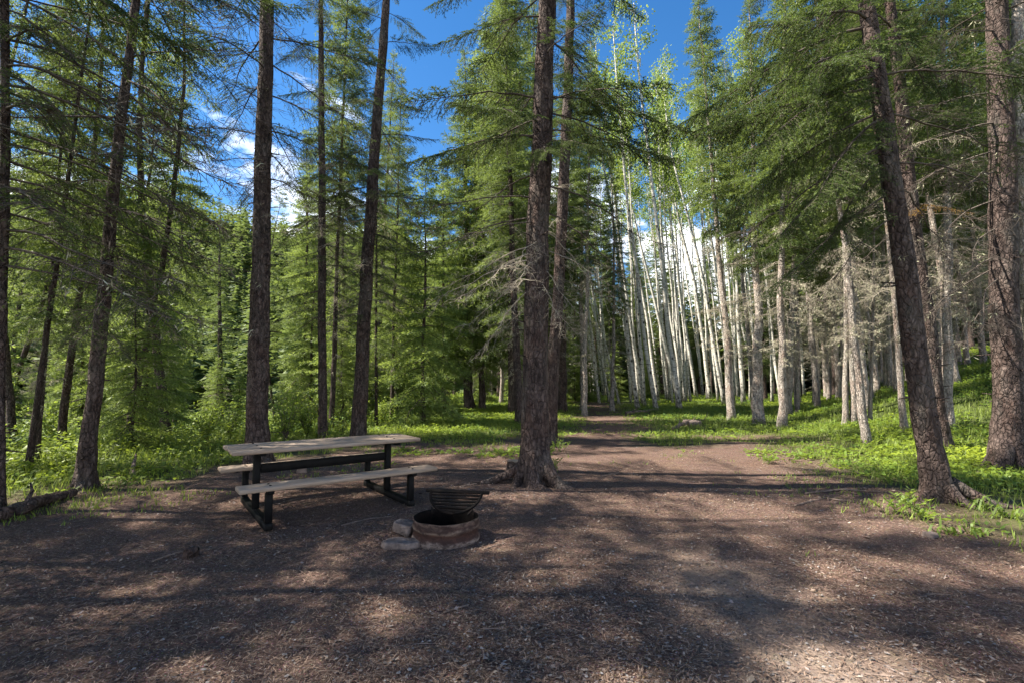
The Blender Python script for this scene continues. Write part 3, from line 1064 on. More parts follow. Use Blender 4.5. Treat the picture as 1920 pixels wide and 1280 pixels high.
def hero_tree(label, px, widths, height, bark='bark', roots=(), flare=0.55, Y=None, seed=0, group=None, name='spruce_tree', lobes=5, sides=44):
    """px: points of the trunk in the photo from the base up; widths: trunk widths there in photo pixels"""
    base = at(*px[0])
    Y = Y or base.y
    pts = [base] + [at_plane(u, v, Y) for u, v in px[1:]]
    d = (pts[-1] - pts[-2]).normalized()
    top = pts[-1] + d * max(1.0, (height - (pts[-1].z - base.z)))
    zs = [p.z - base.z for p in pts] + [top.z - base.z]
    xs = [p.x - base.x for p in pts] + [top.x - base.x]
    ysv = [p.y - base.y for p in pts] + [top.y - base.y]
    ws = [w / F * Y / 2 * Y / math.hypot(base.x, Y) for w in widths] + [0.02]
    n = max(24, int(zs[-1] / 0.10))
    z = np.linspace(0, 1, n) ** 1.45 * zs[-1]
    z[0] = 0
    rs = np.random.RandomState(seed + 900)
    wig = 0.004 * np.cumsum(rs.randn(n)) * sst(0, 1.5, z)
    ax = np.stack([np.interp(z, zs, xs) + wig, np.interp(z, zs, ysv), z], -1)
    for _ in range(2):
        ax[1:-1, :2] = 0.25 * ax[:-2, :2] + 0.5 * ax[1:-1, :2] + 0.25 * ax[2:, :2]
    rad = np.interp(z, zs, ws)
    r0 = ws[0]
    ph = rs.uniform(0, 6)

    def lob(a, zz):
        e = np.exp(-np.maximum(zz, 0) / 0.20) * flare * r0
        return e * (0.55 + 0.55 * np.cos(a * lobes + ph) + 0.35 * np.cos(a * (lobes - 2) + 2 * ph))
    ax2 = np.vstack([[ax[0, 0], ax[0, 1], -0.2], ax])
    rad2 = np.r_[rad[0], rad]
    g = Geo()
    add_tube(g, ax2, rad2, sides, 0, True, wob=0.13, seed=seed * 3.1, lobes=lob)
    # stubs and knots left by fallen limbs
    for k in range(75):
        zz = rs.uniform(0.4, min(9, zs[-1] * 0.7))
        c = np.array([np.interp(zz, z, ax[:, i]) for i in range(3)])
        rr = np.interp(zz, z, rad)
        a = rs.uniform(0, 2 * PI)
        dd = np.array([math.cos(a), math.sin(a), rs.uniform(-0.3, 0.3)])
        l = 0.015 + 0.22 * rs.rand() ** 3
        add_tube(g, np.stack([c + dd * rr * 0.8, c + dd * (rr + l)]), [rs.uniform(.007, .018), 0.005], 5, 0, True)
    root = thing(name, base, label, 'tree', group)
    me = g.mesh('trunk', [M[bark]], True)
    obj('trunk', me, root)
    for (du, dv, l, r) in roots:      # roots: end point offsets in metres, height, radius
        rg = Geo()
        m = 12
        t = np.linspace(0, 1, m)
        px_ = r0 * 0.5 * np.sign(du) * 0 + du * (0.12 + 0.88 * t)
        py_ = dv * (0.12 + 0.88 * t)
        bend = rs.uniform(-0.12, 0.12) * l
        nx, ny = -dv, du
        nl = math.hypot(nx, ny) + 1e-6
        px_ = px_ + nx / nl * bend * np.sin(t * PI * 1.5); py_ = py_ + ny / nl * bend * np.sin(t * PI * 1.5)
        gzv = gz(base.x + px_, base.y + py_) - base.z
        pz = gzv + (0.30 * (1 - t) ** 3.2) * (r / 0.08) * 0.8 + 0.012 * np.sin(t * 9) + r * 0.25 * (1 - t) - 0.35 * r * t
        rr = r * (1 - 0.8 * t) + 0.006
        add_tube(rg, np.stack([px_, py_, pz], -1), rr, 10, 0, True, wob=0.2, seed=seed + du)
        obj('root', rg.mesh('root', [M[bark]], True), root)

    def axis(zz):
        return Vector([float(np.interp(zz, z, ax[:, i])) for i in range(2)] + [zz])

    def radius(zz):
        return float(np.interp(zz, z, rad))
    root_axis[root.name] = (axis, radius)
    return root


root_axis = {}


def bough(root, kind, z, az, el, length, roll=0.0, k=None):
    """az: 0 points right across the picture, 90 away from the camera, 180 left"""
    axis, radius = root_axis[root.name]
    me = random.choice(BR[kind]) if k is None else BR[kind][k % len(BR[kind])]
    o = obj('branch', me, root)
    a = math.radians(az)
    p = axis(z) + Vector((math.cos(a), math.sin(a), 0)) * radius(z) * 0.5
    m = mat_at(p, a, math.radians(el), length / BLEN[kind], roll)
    o.location = m.translation
    o.rotation_euler = m.to_euler()
    o.scale = (length / BLEN[kind],) * 3
    return o


def boughs(root, kinds, z0, z1, n, l0, l1, el0=-10, el1=10, az=None, seed=0):
    rs = random.Random(seed + 77)
    for i in range(n):
        z = z0 + (z1 - z0) * (i + rs.random()) / n
        q = (z - z0) / (z1 - z0 + 1e-6)
        a = (i * 137.5 + rs.uniform(-30, 30)) if az is None else rs.uniform(*az)
        bough(root, rs.choice(kinds), z, a, rs.uniform(el0, el1), (l0 + (l1 - l0) * q) * rs.uniform(0.7, 1.15), rs.uniform(-.3, .3))


# centre tree
tF = hero_tree('tall spruce with spreading roots in the middle of the campsite, pale dead boughs halfway up',
               [(1003, 905), (1003, 800), (1004, 640), (1008, 430), (1016, 200), (1024, 0)], [62, 50, 44, 42, 38, 33], 17, 'bark',
               roots=[(-1.25, -0.12, 1, .075), (0.60, -0.46, 1, .14), (0.66, 0.02, 1, .09), (-.42, -.34, 1, .10), (0.14, -0.55, 1, .11), (-.5, .3, 1, .06), (.4, .5, 1, .06)], flare=0.42, seed=1)
rr_ = random.Random(5)
for (z, az, el, l) in ((3.35, 196, -14, 1.6), (3.45, 215, -22, 1.5), (3.3, 240, -20, 1.3), (3.15, 185, -26, 1.35), (3.55, 172, -8, 1.7), (3.2, 320, -34, 1.1), (3.0, 300, -38, 1.0),
                       (3.5, 345, -20, 1.3), (2.9, 205, -38, 1.3), (3.6, 260, -18, 1.2), (2.75, 330, -30, .9), (4.0, 178, -4, 1.9), (4.1, 20, -14, 2.1), (4.3, 200, 2, 1.9),
                       (4.5, 350, -18, 2.2), (4.7, 160, -6, 2.0), (3.8, 8, -30, 1.6), (2.6, 160, -20, .8), (3.9, 230, -10, 1.4)):
    bough(tF, 'bare' if z < 3.85 else 'dark', z, az, el, l, rr_.uniform(-.4, .4))
for (z, az, el, l) in ((5.0, 265, -12, 1.5), (5.15, 300, -10, 1.3), (5.3, 190, -6, 2.2), (5.4, 350, -8, 2.0), (5.5, 230, -6, 1.9), (5.6, 160, -8, 2.1), (5.7, 15, -8, 2.2), (5.85, 325, -6, 2.0), (5.9, 200, -4, 2.3)):
    bough(tF, 'lush' if z < 5.2 else 'live', z, az, el, l, rr_.uniform(-.3, .3))
boughs(tF, ['live'], 5.9, 15.5, 34, 2.2, 0.8, -16, 8, seed=2)

# companion just behind it
tG = hero_tree('reddish spruce with a scarred stem close behind the rooted centre tree',
               [(1032, 832), (1036, 700), (1050, 500), (1063, 200), (1070, 0)], [24, 22, 21, 19, 16], 18, 'bark', roots=[(.4, -.25, 1, .05), (-.3, -.3, 1, .05)], flare=.3, seed=2)
boughs(tG, ['dark', 'bare'], 2.6, 7.0, 18, 0.7, 1.3, -28, 5, seed=3)
boughs(tG, ['live', 'thin'], 7.4, 17, 40, 1.7, 0.6, -18, 10, seed=4)

# right leaning tree and the one behind it
tJ = hero_tree('thick dark spruce leaning over the clearing, low drooping green boughs, knobbly roots at its foot',
               [(1760, 938), (1742, 830), (1716, 680), (1690, 500), (1652, 250), (1612, 0)], [62, 52, 50, 46, 42, 36], 17, 'bark',
               roots=[(.75, -.55, 1, .075), (-.45, -.42, 1, .06), (.2, -.62, 1, .07), (1.0, -.15, 1, .06), (-.6, -.1, 1, .05)], flare=0.35, seed=3)
for (z, az, el, l, k) in ((5.9, 182, -12, 2.6, 'lush'), (5.5, 195, -18, 2.5, 'lush'), (5.2, 172, -22, 2.4, 'lush'), (4.9, 200, -28, 2.2, 'lush'), (4.55, 185, -26, 2.2, 'lush'),
                          (6.3, 205, -8, 2.6, 'lush'), (6.2, 165, -8, 2.9, 'lush'), (4.3, 178, -38, 1.4, 'lush'), (5.0, 160, -18, 2.5, 'lush'), (5.7, 215, -12, 2.5, 'lush'), (5.35, 182, -8, 2.6, 'live'),
                          (4.5, 170, -22, 2.4, 'dark'), (3.6, 190, -30, 1.6, 'dark'), (4.3, 330, -16, 1.8, 'dark'), (4.0, 20, -14, 1.9, 'dark'), (5.0, 10, -6, 2.2, 'thin'), (5.5, 340, -4, 2.2, 'live'),
                          (3.9, 176, -30, 2.0, 'live'), (3.1, 200, -20, .8, 'dark')):
    bough(tJ, k, z, az, el, l, rr_.uniform(-.3, .3))
boughs(tJ, ['live', 'lush'], 6.3, 15.5, 34, 2.7, 0.8, -16, 8, seed=6)

tJ2 = hero_tree('slimmer dark spruce rising behind the thick leaning trunk, a broken stub on its side',
                [(1768, 842), (1757, 760), (1744, 640), (1716, 450), (1692, 230), (1668, 0)], [40, 34, 32, 30, 27, 22], 17, 'bark', flare=.3, seed=4)
boughs(tJ2, ['dark', 'bare'], 3.2, 6.6, 22, 1.2, 1.9, -26, 5, seed=7)
boughs(tJ2, ['live', 'thin'], 6.0, 16, 40, 2.4, 0.8, -18, 8, seed=8)
_o = bough(tJ2, 'dark', 3.75, 330, 20, .5)
for (z, az, el, l) in ((5.0, 230, -10, .9), (5.1, 300, -16, 1.0), (4.9, 200, -12, .8)):
    yb_ = bough(tJ2, 'thin', z, az, el, l)
    if 'yellow' not in BR:
        ym = yb_.data.copy(); ym.materials[1] = M['yellow_needle']; BR['yellow'] = [ym]
    yb_.data = BR['yellow'][0]
    yb_['label'] = 'orange dying bough'

# big trunk on the right and the edge trunk beside it
tL = hero_tree('massive old spruce with a wide flaring foot, right of the thick leaning trunk',
               [(1893, 882), (1890, 780), (1885, 620), (1880, 400), (1874, 200), (1868, 0)], [84, 66, 62, 58, 52, 46], 18, 'bark',
               roots=[(-.75, -.22, 1, .15), (-.3, -.5, 1, .09), (.2, -.55, 1, .09), (.6, -.2, 1, .09)], flare=0.5, seed=5)
for (z, az, el, l) in ((2.9, 190, -24, 1.7), (3.3, 205, -30, 2.0), (3.7, 182, -22, 2.2), (4.2, 195, -26, 2.0), (4.7, 185, -18, 2.3), (5.2, 200, -10, 2.4), (5.6, 178, -12, 2.3), (6.1, 190, -8, 2.6), (6.6, 205, -4, 2.4), (4.4, 250, -12, 1.6), (5.4, 270, -8, 1.7), (3.5, 160, -26, 1.9), (2.4, 200, 14, .8)):
    bough(tL, 'dark', z, az, el, l, rr_.uniform(-.4, .4))
boughs(tL, ['thin', 'dark', 'live'], 6.8, 17, 44, 2.6, 0.8, -18, 8, seed=10)

tM = hero_tree('pale spruce trunk cut by the picture edge beside the massive flaring trunk',
               [(1945, 800), (1935, 600), (1918, 380), (1908, 150), (1903, 0)], [46, 42, 38, 34, 30], 18, 'bark_grey_lit', flare=.4, seed=6)
for i in range(26):
    bough(tM, 'bare', 3.2 + i * 0.22, rr_.uniform(150, 270), rr_.uniform(-22, 12), rr_.uniform(1.2, 2.1), rr_.uniform(-.5, .5))
boughs(tM, ['live', 'thin'], 9, 17, 30, 2.2, 0.8, -18, 8, seed=11)

# left side trunks
tA = hero_tree('dark spruce trunk cut by the picture edge above the fallen log',
               [(-4, 958), (0, 800), (4, 500), (5, 200), (5, 0)], [30, 24, 22, 21, 20], 16, 'bark', roots=[(.3, -.2, 1, .05)], flare=.4, seed=7)
for i in range(17):
    z = 2.9 + i * 0.22
    bough(tA, ['dark', 'thin', 'dark', 'thin', 'thin'][i % 5], z, rr_.uniform(-55, 70), rr_.uniform(-26, 0), rr_.uniform(1.6, 2.9), rr_.uniform(-.4, .4))
for (z, az, el, l) in ((5.2, 8, -8, 3.0), (5.45, -12, -12, 2.8), (4.6, 20, -10, 2.6), (5.8, 2, -14, 2.9)):
    bough(tA, 'dark', z, az, el, l)
boughs(tA, ['thin', 'live'], 6.8, 15, 12, 2.4, 0.8, -18, 8, seed=12)

tB = hero_tree('dark spruce leaning slightly to the right at the end of the fallen log',
               [(158, 917), (166, 800), (180, 600), (198, 380), (222, 180), (244, 0)], [40, 32, 29, 26, 22, 18], 17, 'bark',
               roots=[(.25, -.3, 1, .05), (-.3, -.2, 1, .05)], flare=.5, seed=8)
boughs(tB, ['dark', 'thin'], 2.2, 4.2, 9, 1.3, 2.0, -30, -4, seed=13)
boughs(tB, ['thin', 'dark', 'dark'], 4.0, 8.0, 22, 2.1, 2.3, -24, 2, seed=14)
boughs(tB, ['thin', 'live'], 7.5, 16, 18, 2.2, 0.7, -18, 8, seed=15)

tC = hero_tree('straight dark spruce behind the left half of the picnic table',
               [(484, 878), (484, 780), (487, 600), (491, 400), (495, 200), (498, 0)], [54, 40, 38, 35, 31, 27], 19, 'bark',
               roots=[(.75, -.12, 1, .07), (-.4, -.3, 1, .06), (-.2, -.4, 1, .06), (.3, -.4, 1, .06)], flare=.45, seed=9)
boughs(tC, ['dark', 'bare'], 3.6, 6.5, 20, 0.7, 1.4, -25, 10, seed=16)
boughs(tC, ['thin', 'dark', 'thin'], 5.0, 9.0, 20, 1.7, 2.2, -20, 4, seed=17)
boughs(tC, ['thin', 'live'], 8.5, 18, 20, 2.2, 0.7, -18, 8, seed=18)

tE = hero_tree('double-looking brown spruce trunk behind the middle of the picnic table, leaning right near its top',
               [(672, 822), (676, 700), (684, 500), (700, 300), (716, 100), (722, 0)], [30, 26, 24, 21, 17, 15], 19, 'bark', flare=.35, seed=10)
boughs(tE, ['bare', 'dark', 'thin'], 3.0, 7, 34, 1.3, 2.0, -25, 5, seed=19)
boughs(tE, ['thin', 'live', 'live'], 6.5, 18, 34, 2.2, 0.7, -18, 8, seed=20)

tD = hero_tree('slim straight spruce between the two thicker trunks behind the picnic table',
               [(605, 824), (605, 700), (603, 500), (601, 300), (600, 100)], [18, 16, 15, 13, 11], 17, 'bark', flare=.3, seed=11, sides=24)
boughs(tD, ['dark', 'thin'], 3.0, 6.5, 30, 1.2, 1.8, -25, 5, seed=21)
boughs(tD, ['thin', 'live', 'live'], 5.5, 16, 34, 2.0, 0.7, -18, 8, seed=22)

# ------------------------------------------------------------------ other trees one can point at
# kind, base px, lean-through px, width px, height, label
MID = [
    ('tall', (622, 806), (640, 300), 11, 18, 'thin spruce just right of the slim straight trunk behind the table'),
    ('full', (880, 768), (875, 300), 19, 20, 'dark stout spruce on a grassy rise left of the rooted centre tree'),
    ('tall', (975, 796), (962, 400), 17, 18, 'curved dark spruce close to the left edge of the rooted centre tree'),
    ('tall_b', (1052, 772), (1066, 200), 20, 20, 'thick brown spruce peeking out behind the scarred companion stem'),
    ('thin', (1092, 768), (1092, 300), 11, 18, 'pale spruce at the left edge of the footpath, half of a close pair'),
    ('thin', (1097, 779), (1099, 300), 10, 17, 'slightly nearer brown spruce of the close pair at the footpath'),
    ('thin_b', (1147, 770), (1146, 470), 9, 14, 'very dark straight slim spruce where the footpath enters the trees'),
    ('thin', (1372, 787), (1342, 330), 16, 19, 'dark spruce leaning left in front of the white aspens'),
    ('thin_b', (1424, 793), (1417, 420), 24, 17, 'stout grey spruce with flared foot at the dirt edge, right of the aspens'),
    ('thin_b', (1467, 804), (1470, 400), 17, 17, 'pale sunlit spruce with bristly bark at the clearing edge'),
    ('thin', (1480, 780), (1485, 400), 15, 18, 'shaded spruce right behind the pale bristly one'),
    ('thin', (1495, 776), (1497, 500), 9, 15, 'thin shaded spruce just right of the bristly pair'),
    ('thin', (1584, 798), (1588, 420), 12, 17, 'dark slim spruce left of the two sunlit leaning stems'),
    ('thin_b', (1601, 796), (1592, 420), 14, 17, 'sunlit straight spruce between the dark slim stem and the leaning white one'),
    ('thin_b', (1626, 832), (1572, 380), 17, 16, 'bright sunlit spruce leaning left, nearest of its cluster in the greenery'),
    ('thin', (1632, 790), (1640, 400), 8, 15, 'very thin pale stem just behind the bright leaning spruce'),
    ('thin', (1697, 808), (1664, 420), 14, 17, 'shaded slim spruce leaning left beside the thick leaning trunk'),
    ('thin_b', (1776, 803), (1762, 300), 24, 18, 'pale lichen covered spruce between the thick leaning trunk and the massive one'),
    ('sparse', (412, 800), (412, 200), 24, 19, 'big dark spruce with hanging needle boughs left of the straight table trunk'),
    ('sparse', (50, 884), (100, 520), 11, 12, 'leaning young spruce stem at the picture edge left of the log tree'),
    ('sparse', (68, 868), (88, 600), 8, 11, 'second thin leaning stem left of the log tree, farther in the greenery'),
    ('sparse', (735, 790), (742, 560), 8, 14, 'slim spruce alone in the sunny gap right of the double trunk'),
    ('young', (795, 796), (797, 560), 9, 9.5, 'young bright green spruce in the gap between table and centre tree'),
    ('young', (560, 790), (562, 640), 6, 5.5, 'young pointed spruce between the straight trunk and the slim one'),
    ('full_b', (830, 775), (832, 400), 9, 12, 'bushy light green spruce right of the young gap spruce'),
    ('sparse', (705, 798), (706, 560), 7, 12, 'dark thin spruce close right of the double trunk'),
    ('full_b', (330, 815), (330, 480), 12, 9, 'wide low spruce with spreading sunlit boughs left of the straight table trunk'),
    ('full', (960, 775), (956, 300), 14, 23, 'full green spruce with drooping grey lower boughs behind the rooted centre tree'),
    ('full_b', (905, 770), (903, 300), 12, 21, 'dense green spruce between the grassy rise and the centre tree'),
    ('full', (1000, 762), (1000, 200), 14, 25, 'tall dense spruce hidden in part by the centre trunk'),
    ('young_b', (640, 800), (641, 700), 5, 3.6, 'small spruce sapling right of the slim straight trunk'),
    ('young', (250, 850), (252, 640), 7, 5.5, 'soft green spruce sapling in the bushes right of the log tree'),
]
for kind, b, t, w, h, lab in MID:
    place_spruce(kind, at(*b), lab, None, t, h, w)

# ------------------------------------------------------------------ aspens
def aspen_crown(seed, Hc, R):
    rs = np.random.RandomState(seed)
    g = Geo()
    P = []; 
    for k in range(22):
        z = Hc * (k + rs.rand()) / 22
        a = rs.uniform(0, 2 * PI)
        l = R * rs.uniform(0.5, 1.1) * (1 - 0.6 * (z / Hc)) * (0.55 + 0.45 * min(1, z / (0.2 * Hc)))
        n = 6
        t = np.linspace(0, 1, n)
        d = np.array([math.cos(a), math.sin(a), rs.uniform(0.4, 1.2)])
        pts = np.array([0, 0, z]) + d * (t * l)[:, None] + np.cumsum(rs.randn(n, 3) * 0.05, 0) * (t[:, None] > 0)
        add_tube(g, pts, np.linspace(0.018, 0.005, n), 4, 0, False)
        m = int(36 + 44 * l)
        tt = rs.uniform(0.3, 1.05, m)
        q = np.stack([np.interp(tt, t, pts[:, i]) for i in range(3)], -1) + rs.randn(m, 3) * 0.16
        P.append(q)
    P = np.concatenate(P)
    D = unit(rs.randn(len(P), 3) + np.array([0, 0, -0.6]))
    blades(g, P, D, unit(np.cross(D, rs.randn(len(P), 3))), rs.uniform(0.09, 0.14, len(P)), 0.095, 1, None, 0.45)
    return g.mesh('crown', [M['aspen'], M['aspen_leaf']])


ACR = [aspen_crown(50 + k, 7.5, 1.7) for k in range(3)]


def aspen(px, w, height, label, group=None, seed=0):
    base = at(*px[0])
    Y = base.y
    pts = [base] + [at_plane(u, v, Y) for u, v in px[1:]]
    d = (pts[-1] - pts[-2]).normalized()
    d = (d + Vector((0, 0, 0.6))).normalized()
    rs = np.random.RandomState(seed + 40)
    topz = max(height * 1.08, pts[-1].z - base.z + 1.5)
    top = pts[-1] + d * ((topz - (pts[-1].z - base.z)) / d.z)
    zs = np.array([p.z - base.z for p in pts] + [topz])
    n = 30
    z = np.linspace(0, topz, n)
    x = np.interp(z, zs, [p.x - base.x for p in pts] + [top.x - base.x]) + 0.03 * np.cumsum(rs.randn(n)) * sst(0, 2, z)
    y = 0.05 * np.cumsum(rs.randn(n)) * sst(0, 2, z)
    for _ in range(2):
        x[1:-1] = 0.25 * x[:-2] + 0.5 * x[1:-1] + 0.25 * x[2:]
        y[1:-1] = 0.25 * y[:-2] + 0.5 * y[1:-1] + 0.25 * y[2:]
    r0 = w / F * Y / 2 * 0.74
    rad = r0 * (1 - 0.82 * (z / topz)) + r0 * 0.3 * np.exp(-z / 0.2)
    g = Geo()
    add_tube(g, np.stack([x, y, z - 0.15 * (z == 0)], -1), rad, 10, 0, True, wob=0.10, seed=seed)
    for k in range(7):          # short broken limbs and dead twigs
        zz = rs.uniform(0.25, 0.65) * topz
        c = np.array([np.interp(zz, z, x), np.interp(zz, z, y), zz])
        a = rs.uniform(0, 2 * PI)
        l = rs.uniform(0.3, 1.3)
        pp = c + np.array([math.cos(a), math.sin(a), rs.uniform(0.1, 1.0)]) * (np.linspace(0, 1, 5) * l)[:, None] + np.cumsum(rs.randn(5, 3) * 0.04, 0) * (np.arange(5)[:, None] > 0)
        add_tube(g, pp, np.linspace(0.016, 0.005, 5), 4, 0, False)
    root = thing('aspen_tree', base, label, 'tree', group)
    obj('trunk', g.mesh('trunk', [M['aspen']], True), root)
    zc = topz * 0.64
    c = obj('crown', ACR[seed % 3], root, (float(np.interp(zc, z, x)), float(np.interp(zc, z, y)), zc))
    s = topz * 0.38 / 7.5
    c.scale = (s, s, s)
    tx = float((np.interp(topz, z, x) - np.interp(zc, z, x)) / (topz - zc))
    c.rotation_euler = (0, math.atan(tx), rs.uniform(0, 6)) if False else (0, math.atan(tx), 0)
    return root


ASP = [
    ([(1196, 766), (1162, 527), (1141, 381), (1127, 300), (1118, 200)], 12, 20, 'white aspen leaning left, first of the grove beside the footpath'),
    ([(1206, 752), (1180, 584), (1162, 434), (1146, 300), (1138, 200)], 11, 21, 'white aspen right behind the first one of the grove'),
    ([(1231, 768), (1203, 625), (1178, 422), (1169, 300), (1160, 180)], 12, 20, 'white aspen with dark scars in the middle of the left trio'),
    ([(1234, 751), (1219, 645), (1198, 511), (1182, 400), (1178, 300)], 9, 20, 'slender aspen with a crooked fork halfway up'),
    ([(1274, 767), (1259, 650), (1235, 442), (1221, 340), (1200, 100)], 14, 22, 'tallest thick grey aspen in the middle of the grove'),
    ([(1272, 755), (1255, 668), (1219, 519), (1196, 420)], 10, 19, 'strongly leaning aspen crossing behind the tallest thick one'),
    ([(1286, 752), (1262, 640), (1244, 530), (1228, 330), (1222, 200)], 9, 20, 'thin pale aspen just right of the tallest thick one'),
    ([(1306, 745), (1292, 670), (1272, 545), (1262, 400), (1250, 240)], 9, 20, 'dull grey slim aspen near the grove centre'),
    ([(1333, 750), (1320, 645), (1300, 523), (1272, 410), (1251, 316), (1235, 200)], 11, 21, 'bright aspen with a long even leftward lean'),
    ([(1359, 758), (1341, 666), (1320, 544), (1292, 414), (1268, 332), (1255, 240)], 11, 21, 'bright aspen right of the evenly leaning one, split top'),
    ([(1345, 740), (1330, 640), (1312, 500), (1290, 370), (1282, 260)], 8, 20, 'thin aspen between the two bright leaning stems'),
    ([(1394, 757), (1385, 584), (1379, 422), (1373, 320), (1368, 200)], 12, 20, 'upright white aspen at the right end of the grove'),
    ([(1378, 742), (1349, 544), (1324, 402), (1312, 300), (1306, 210)], 12, 21, 'heavy white aspen leaning behind the dark spruce'),
    ([(1384, 740), (1372, 600), (1362, 450), (1352, 320)], 9, 19, 'slim aspen hugging the upright one on its left'),
    ([(1425, 745), (1404, 660), (1385, 560), (1366, 440)], 9, 18, 'leaning aspen half hidden by the stout grey spruce'),
    ([(1143, 752), (1123, 617), (1107, 560)], 7, 13, 'short arched aspen left of the footpath dark stem'),
    ([(1161, 757), (1142, 665), (1121, 596), (1110, 550)], 7, 13, 'short bright aspen bending over the footpath'),
    ([(1318, 742), (1306, 600), (1300, 450), (1296, 300)], 7, 19, 'far thin aspen straight in the grove centre'),
    ([(1250, 748), (1243, 620), (1236, 500), (1228, 380)], 7, 18, 'far slim aspen in the gap left of the tallest one'),
]
for i, (px, w, h, lab) in enumerate(ASP):
    aspen(px, w, h, lab, None, i)
for i in range(44):
    u = random.uniform(1100, 1530)
    dpt = random.uniform(29, 52)
    b = Vector(((u - 960) / F * dpt, dpt, 0)); b.z = float(gz(b.x, b.y))
    v0 = 715 + (CAMH - b.z) / dpt * F
    _k = random.uniform(0.03, 0.13)
    aspen([(u, v0), (u - _k * 160, v0 - 160), (u - _k * 340, v0 - 340)], random.uniform(5, 7.5), random.uniform(19, 24),
          'slender white aspen deep in the grove behind the front row', 'aspens deep in the grove', i + 30)

# ------------------------------------------------------------------ the forest beyond
placed = [(o.location.x, o.location.y) for o in COL.objects if o.get('category') == 'tree']


def free(x, y, dmin):
    return all((x - a) ** 2 + (y - c) ** 2 > dmin * dmin for a, c in placed)


def fill(n, ur, dr, kinds, label, group, dmin, hr=(0.85, 1.15), tries=40, ok=None):
    for i in range(n):
        for _ in range(tries):
            u = random.uniform(*ur)
            d = math.sqrt(random.uniform(dr[0] ** 2, dr[1] ** 2))
            x = (u - 960) / F * d; y = d
            if cover(np.array([x]), np.array([y]))[0] < 0.9 or not free(x, y, dmin):
                continue
            if ok and not ok(u, d):
                continue
            placed.append((x, y))
            k = random.choice(kinds)
            place_spruce(k, Vector((x, y, float(gz(x, y)) - 0.03)), label, group, height=KIND[k]['H'] * random.uniform(*hr))
            break


fill(46, (1440, 2000), (15, 32), ['thin', 'thin_b', 'thin', 'thin_b'], 'slender grey spruce with bare lower twigs in the right hand woods', 'grey spruces in the right hand woods', 1.3)
fill(66, (1400, 2050), (28, 62), ['thin', 'tall', 'tall', 'tall_b', 'thin'], 'distant spruce trunk deep in the right hand woods', 'distant spruces in the right hand woods', 1.4)
fill(44, (1040, 1440), (40, 80), ['tall', 'thin', 'thin_b', 'tall_b', 'full'], 'distant spruce far behind the aspen grove', 'distant spruces behind the aspens', 1.5)
fill(26, (830, 1100), (28, 62), ['full', 'tall', 'full', 'tall_b', 'thin'], 'spruce in the dense wall of trees behind the centre tree', 'spruces behind the centre tree', 1.6)
fill(12, (560, 760), (18, 46), ['sparse', 'airy', 'full_b', 'full_b', 'sparse'], 'spruce standing in the sunlit woods behind the picnic table', 'spruces behind the picnic table', 1.7)
fill(10, (740, 850), (24, 60), ['young', 'full_b', 'young'], 'low light green spruce in the gap of open sky', 'low spruces in the sky gap', 1.6)
fill(8, (-150, 560), (14, 34), ['sparse', 'airy', 'airy'], 'drooping spruce in the green tangle on the left', 'drooping spruces on the left', 1.9)
fill(4, (-20, 330), (10.5, 14), ['airy'], 'slim spruce with thin hanging boughs beside the undergrowth on the left', 'slim spruces on the left', 1.7)
fill(26, (-250, 720), (22, 70), ['full_b', 'young', 'young'], 'spruce lower down the slope on the left', 'spruces down the slope', 2.2, (0.5, 0.8))
fill(10, (-60, 860), (11, 22), ['young', 'young_b'], 'knee to head high spruce sapling in the left undergrowth', 'spruce saplings on the left', 1.2)
fill(7, (1500, 1900), (18, 34), ['pole'], 'small spruce pole on the mossy bank', 'saplings on the mossy bank', 1.1)

# trees round the campsite beside the photographer: their shade dapples the dirt
for (x, y, k) in ((-6.4, 0.8, 'airy'), (-7.4, 2.9, 'airy'), (-9.8, 4.6, 'airy'), (-11.0, 1.2, 'airy'), (-13.5, 6.0, 'airy'), (-8.7, 5.0, 'airy'), (-11.6, 3.2, 'airy'),
                  (-7.6, -1.6, 'airy'), (-4.9, -1.0, 'airy'), (-12.4, 8.4, 'airy'), (-15.5, 10.8, 'airy')):
    place_spruce(k, Vector((x, y, float(gz(x, y)))), 'tall spruce beyond the left picture edge that throws dappled shade on the dirt', 'spruces beyond the left picture edge')


fill(12, (880, 1230), (30, 46), ['young', 'young_b', 'young'], 'small sunlit spruce under the tall trees beyond the end of the footpath', 'small spruces beyond the footpath', 1.2)


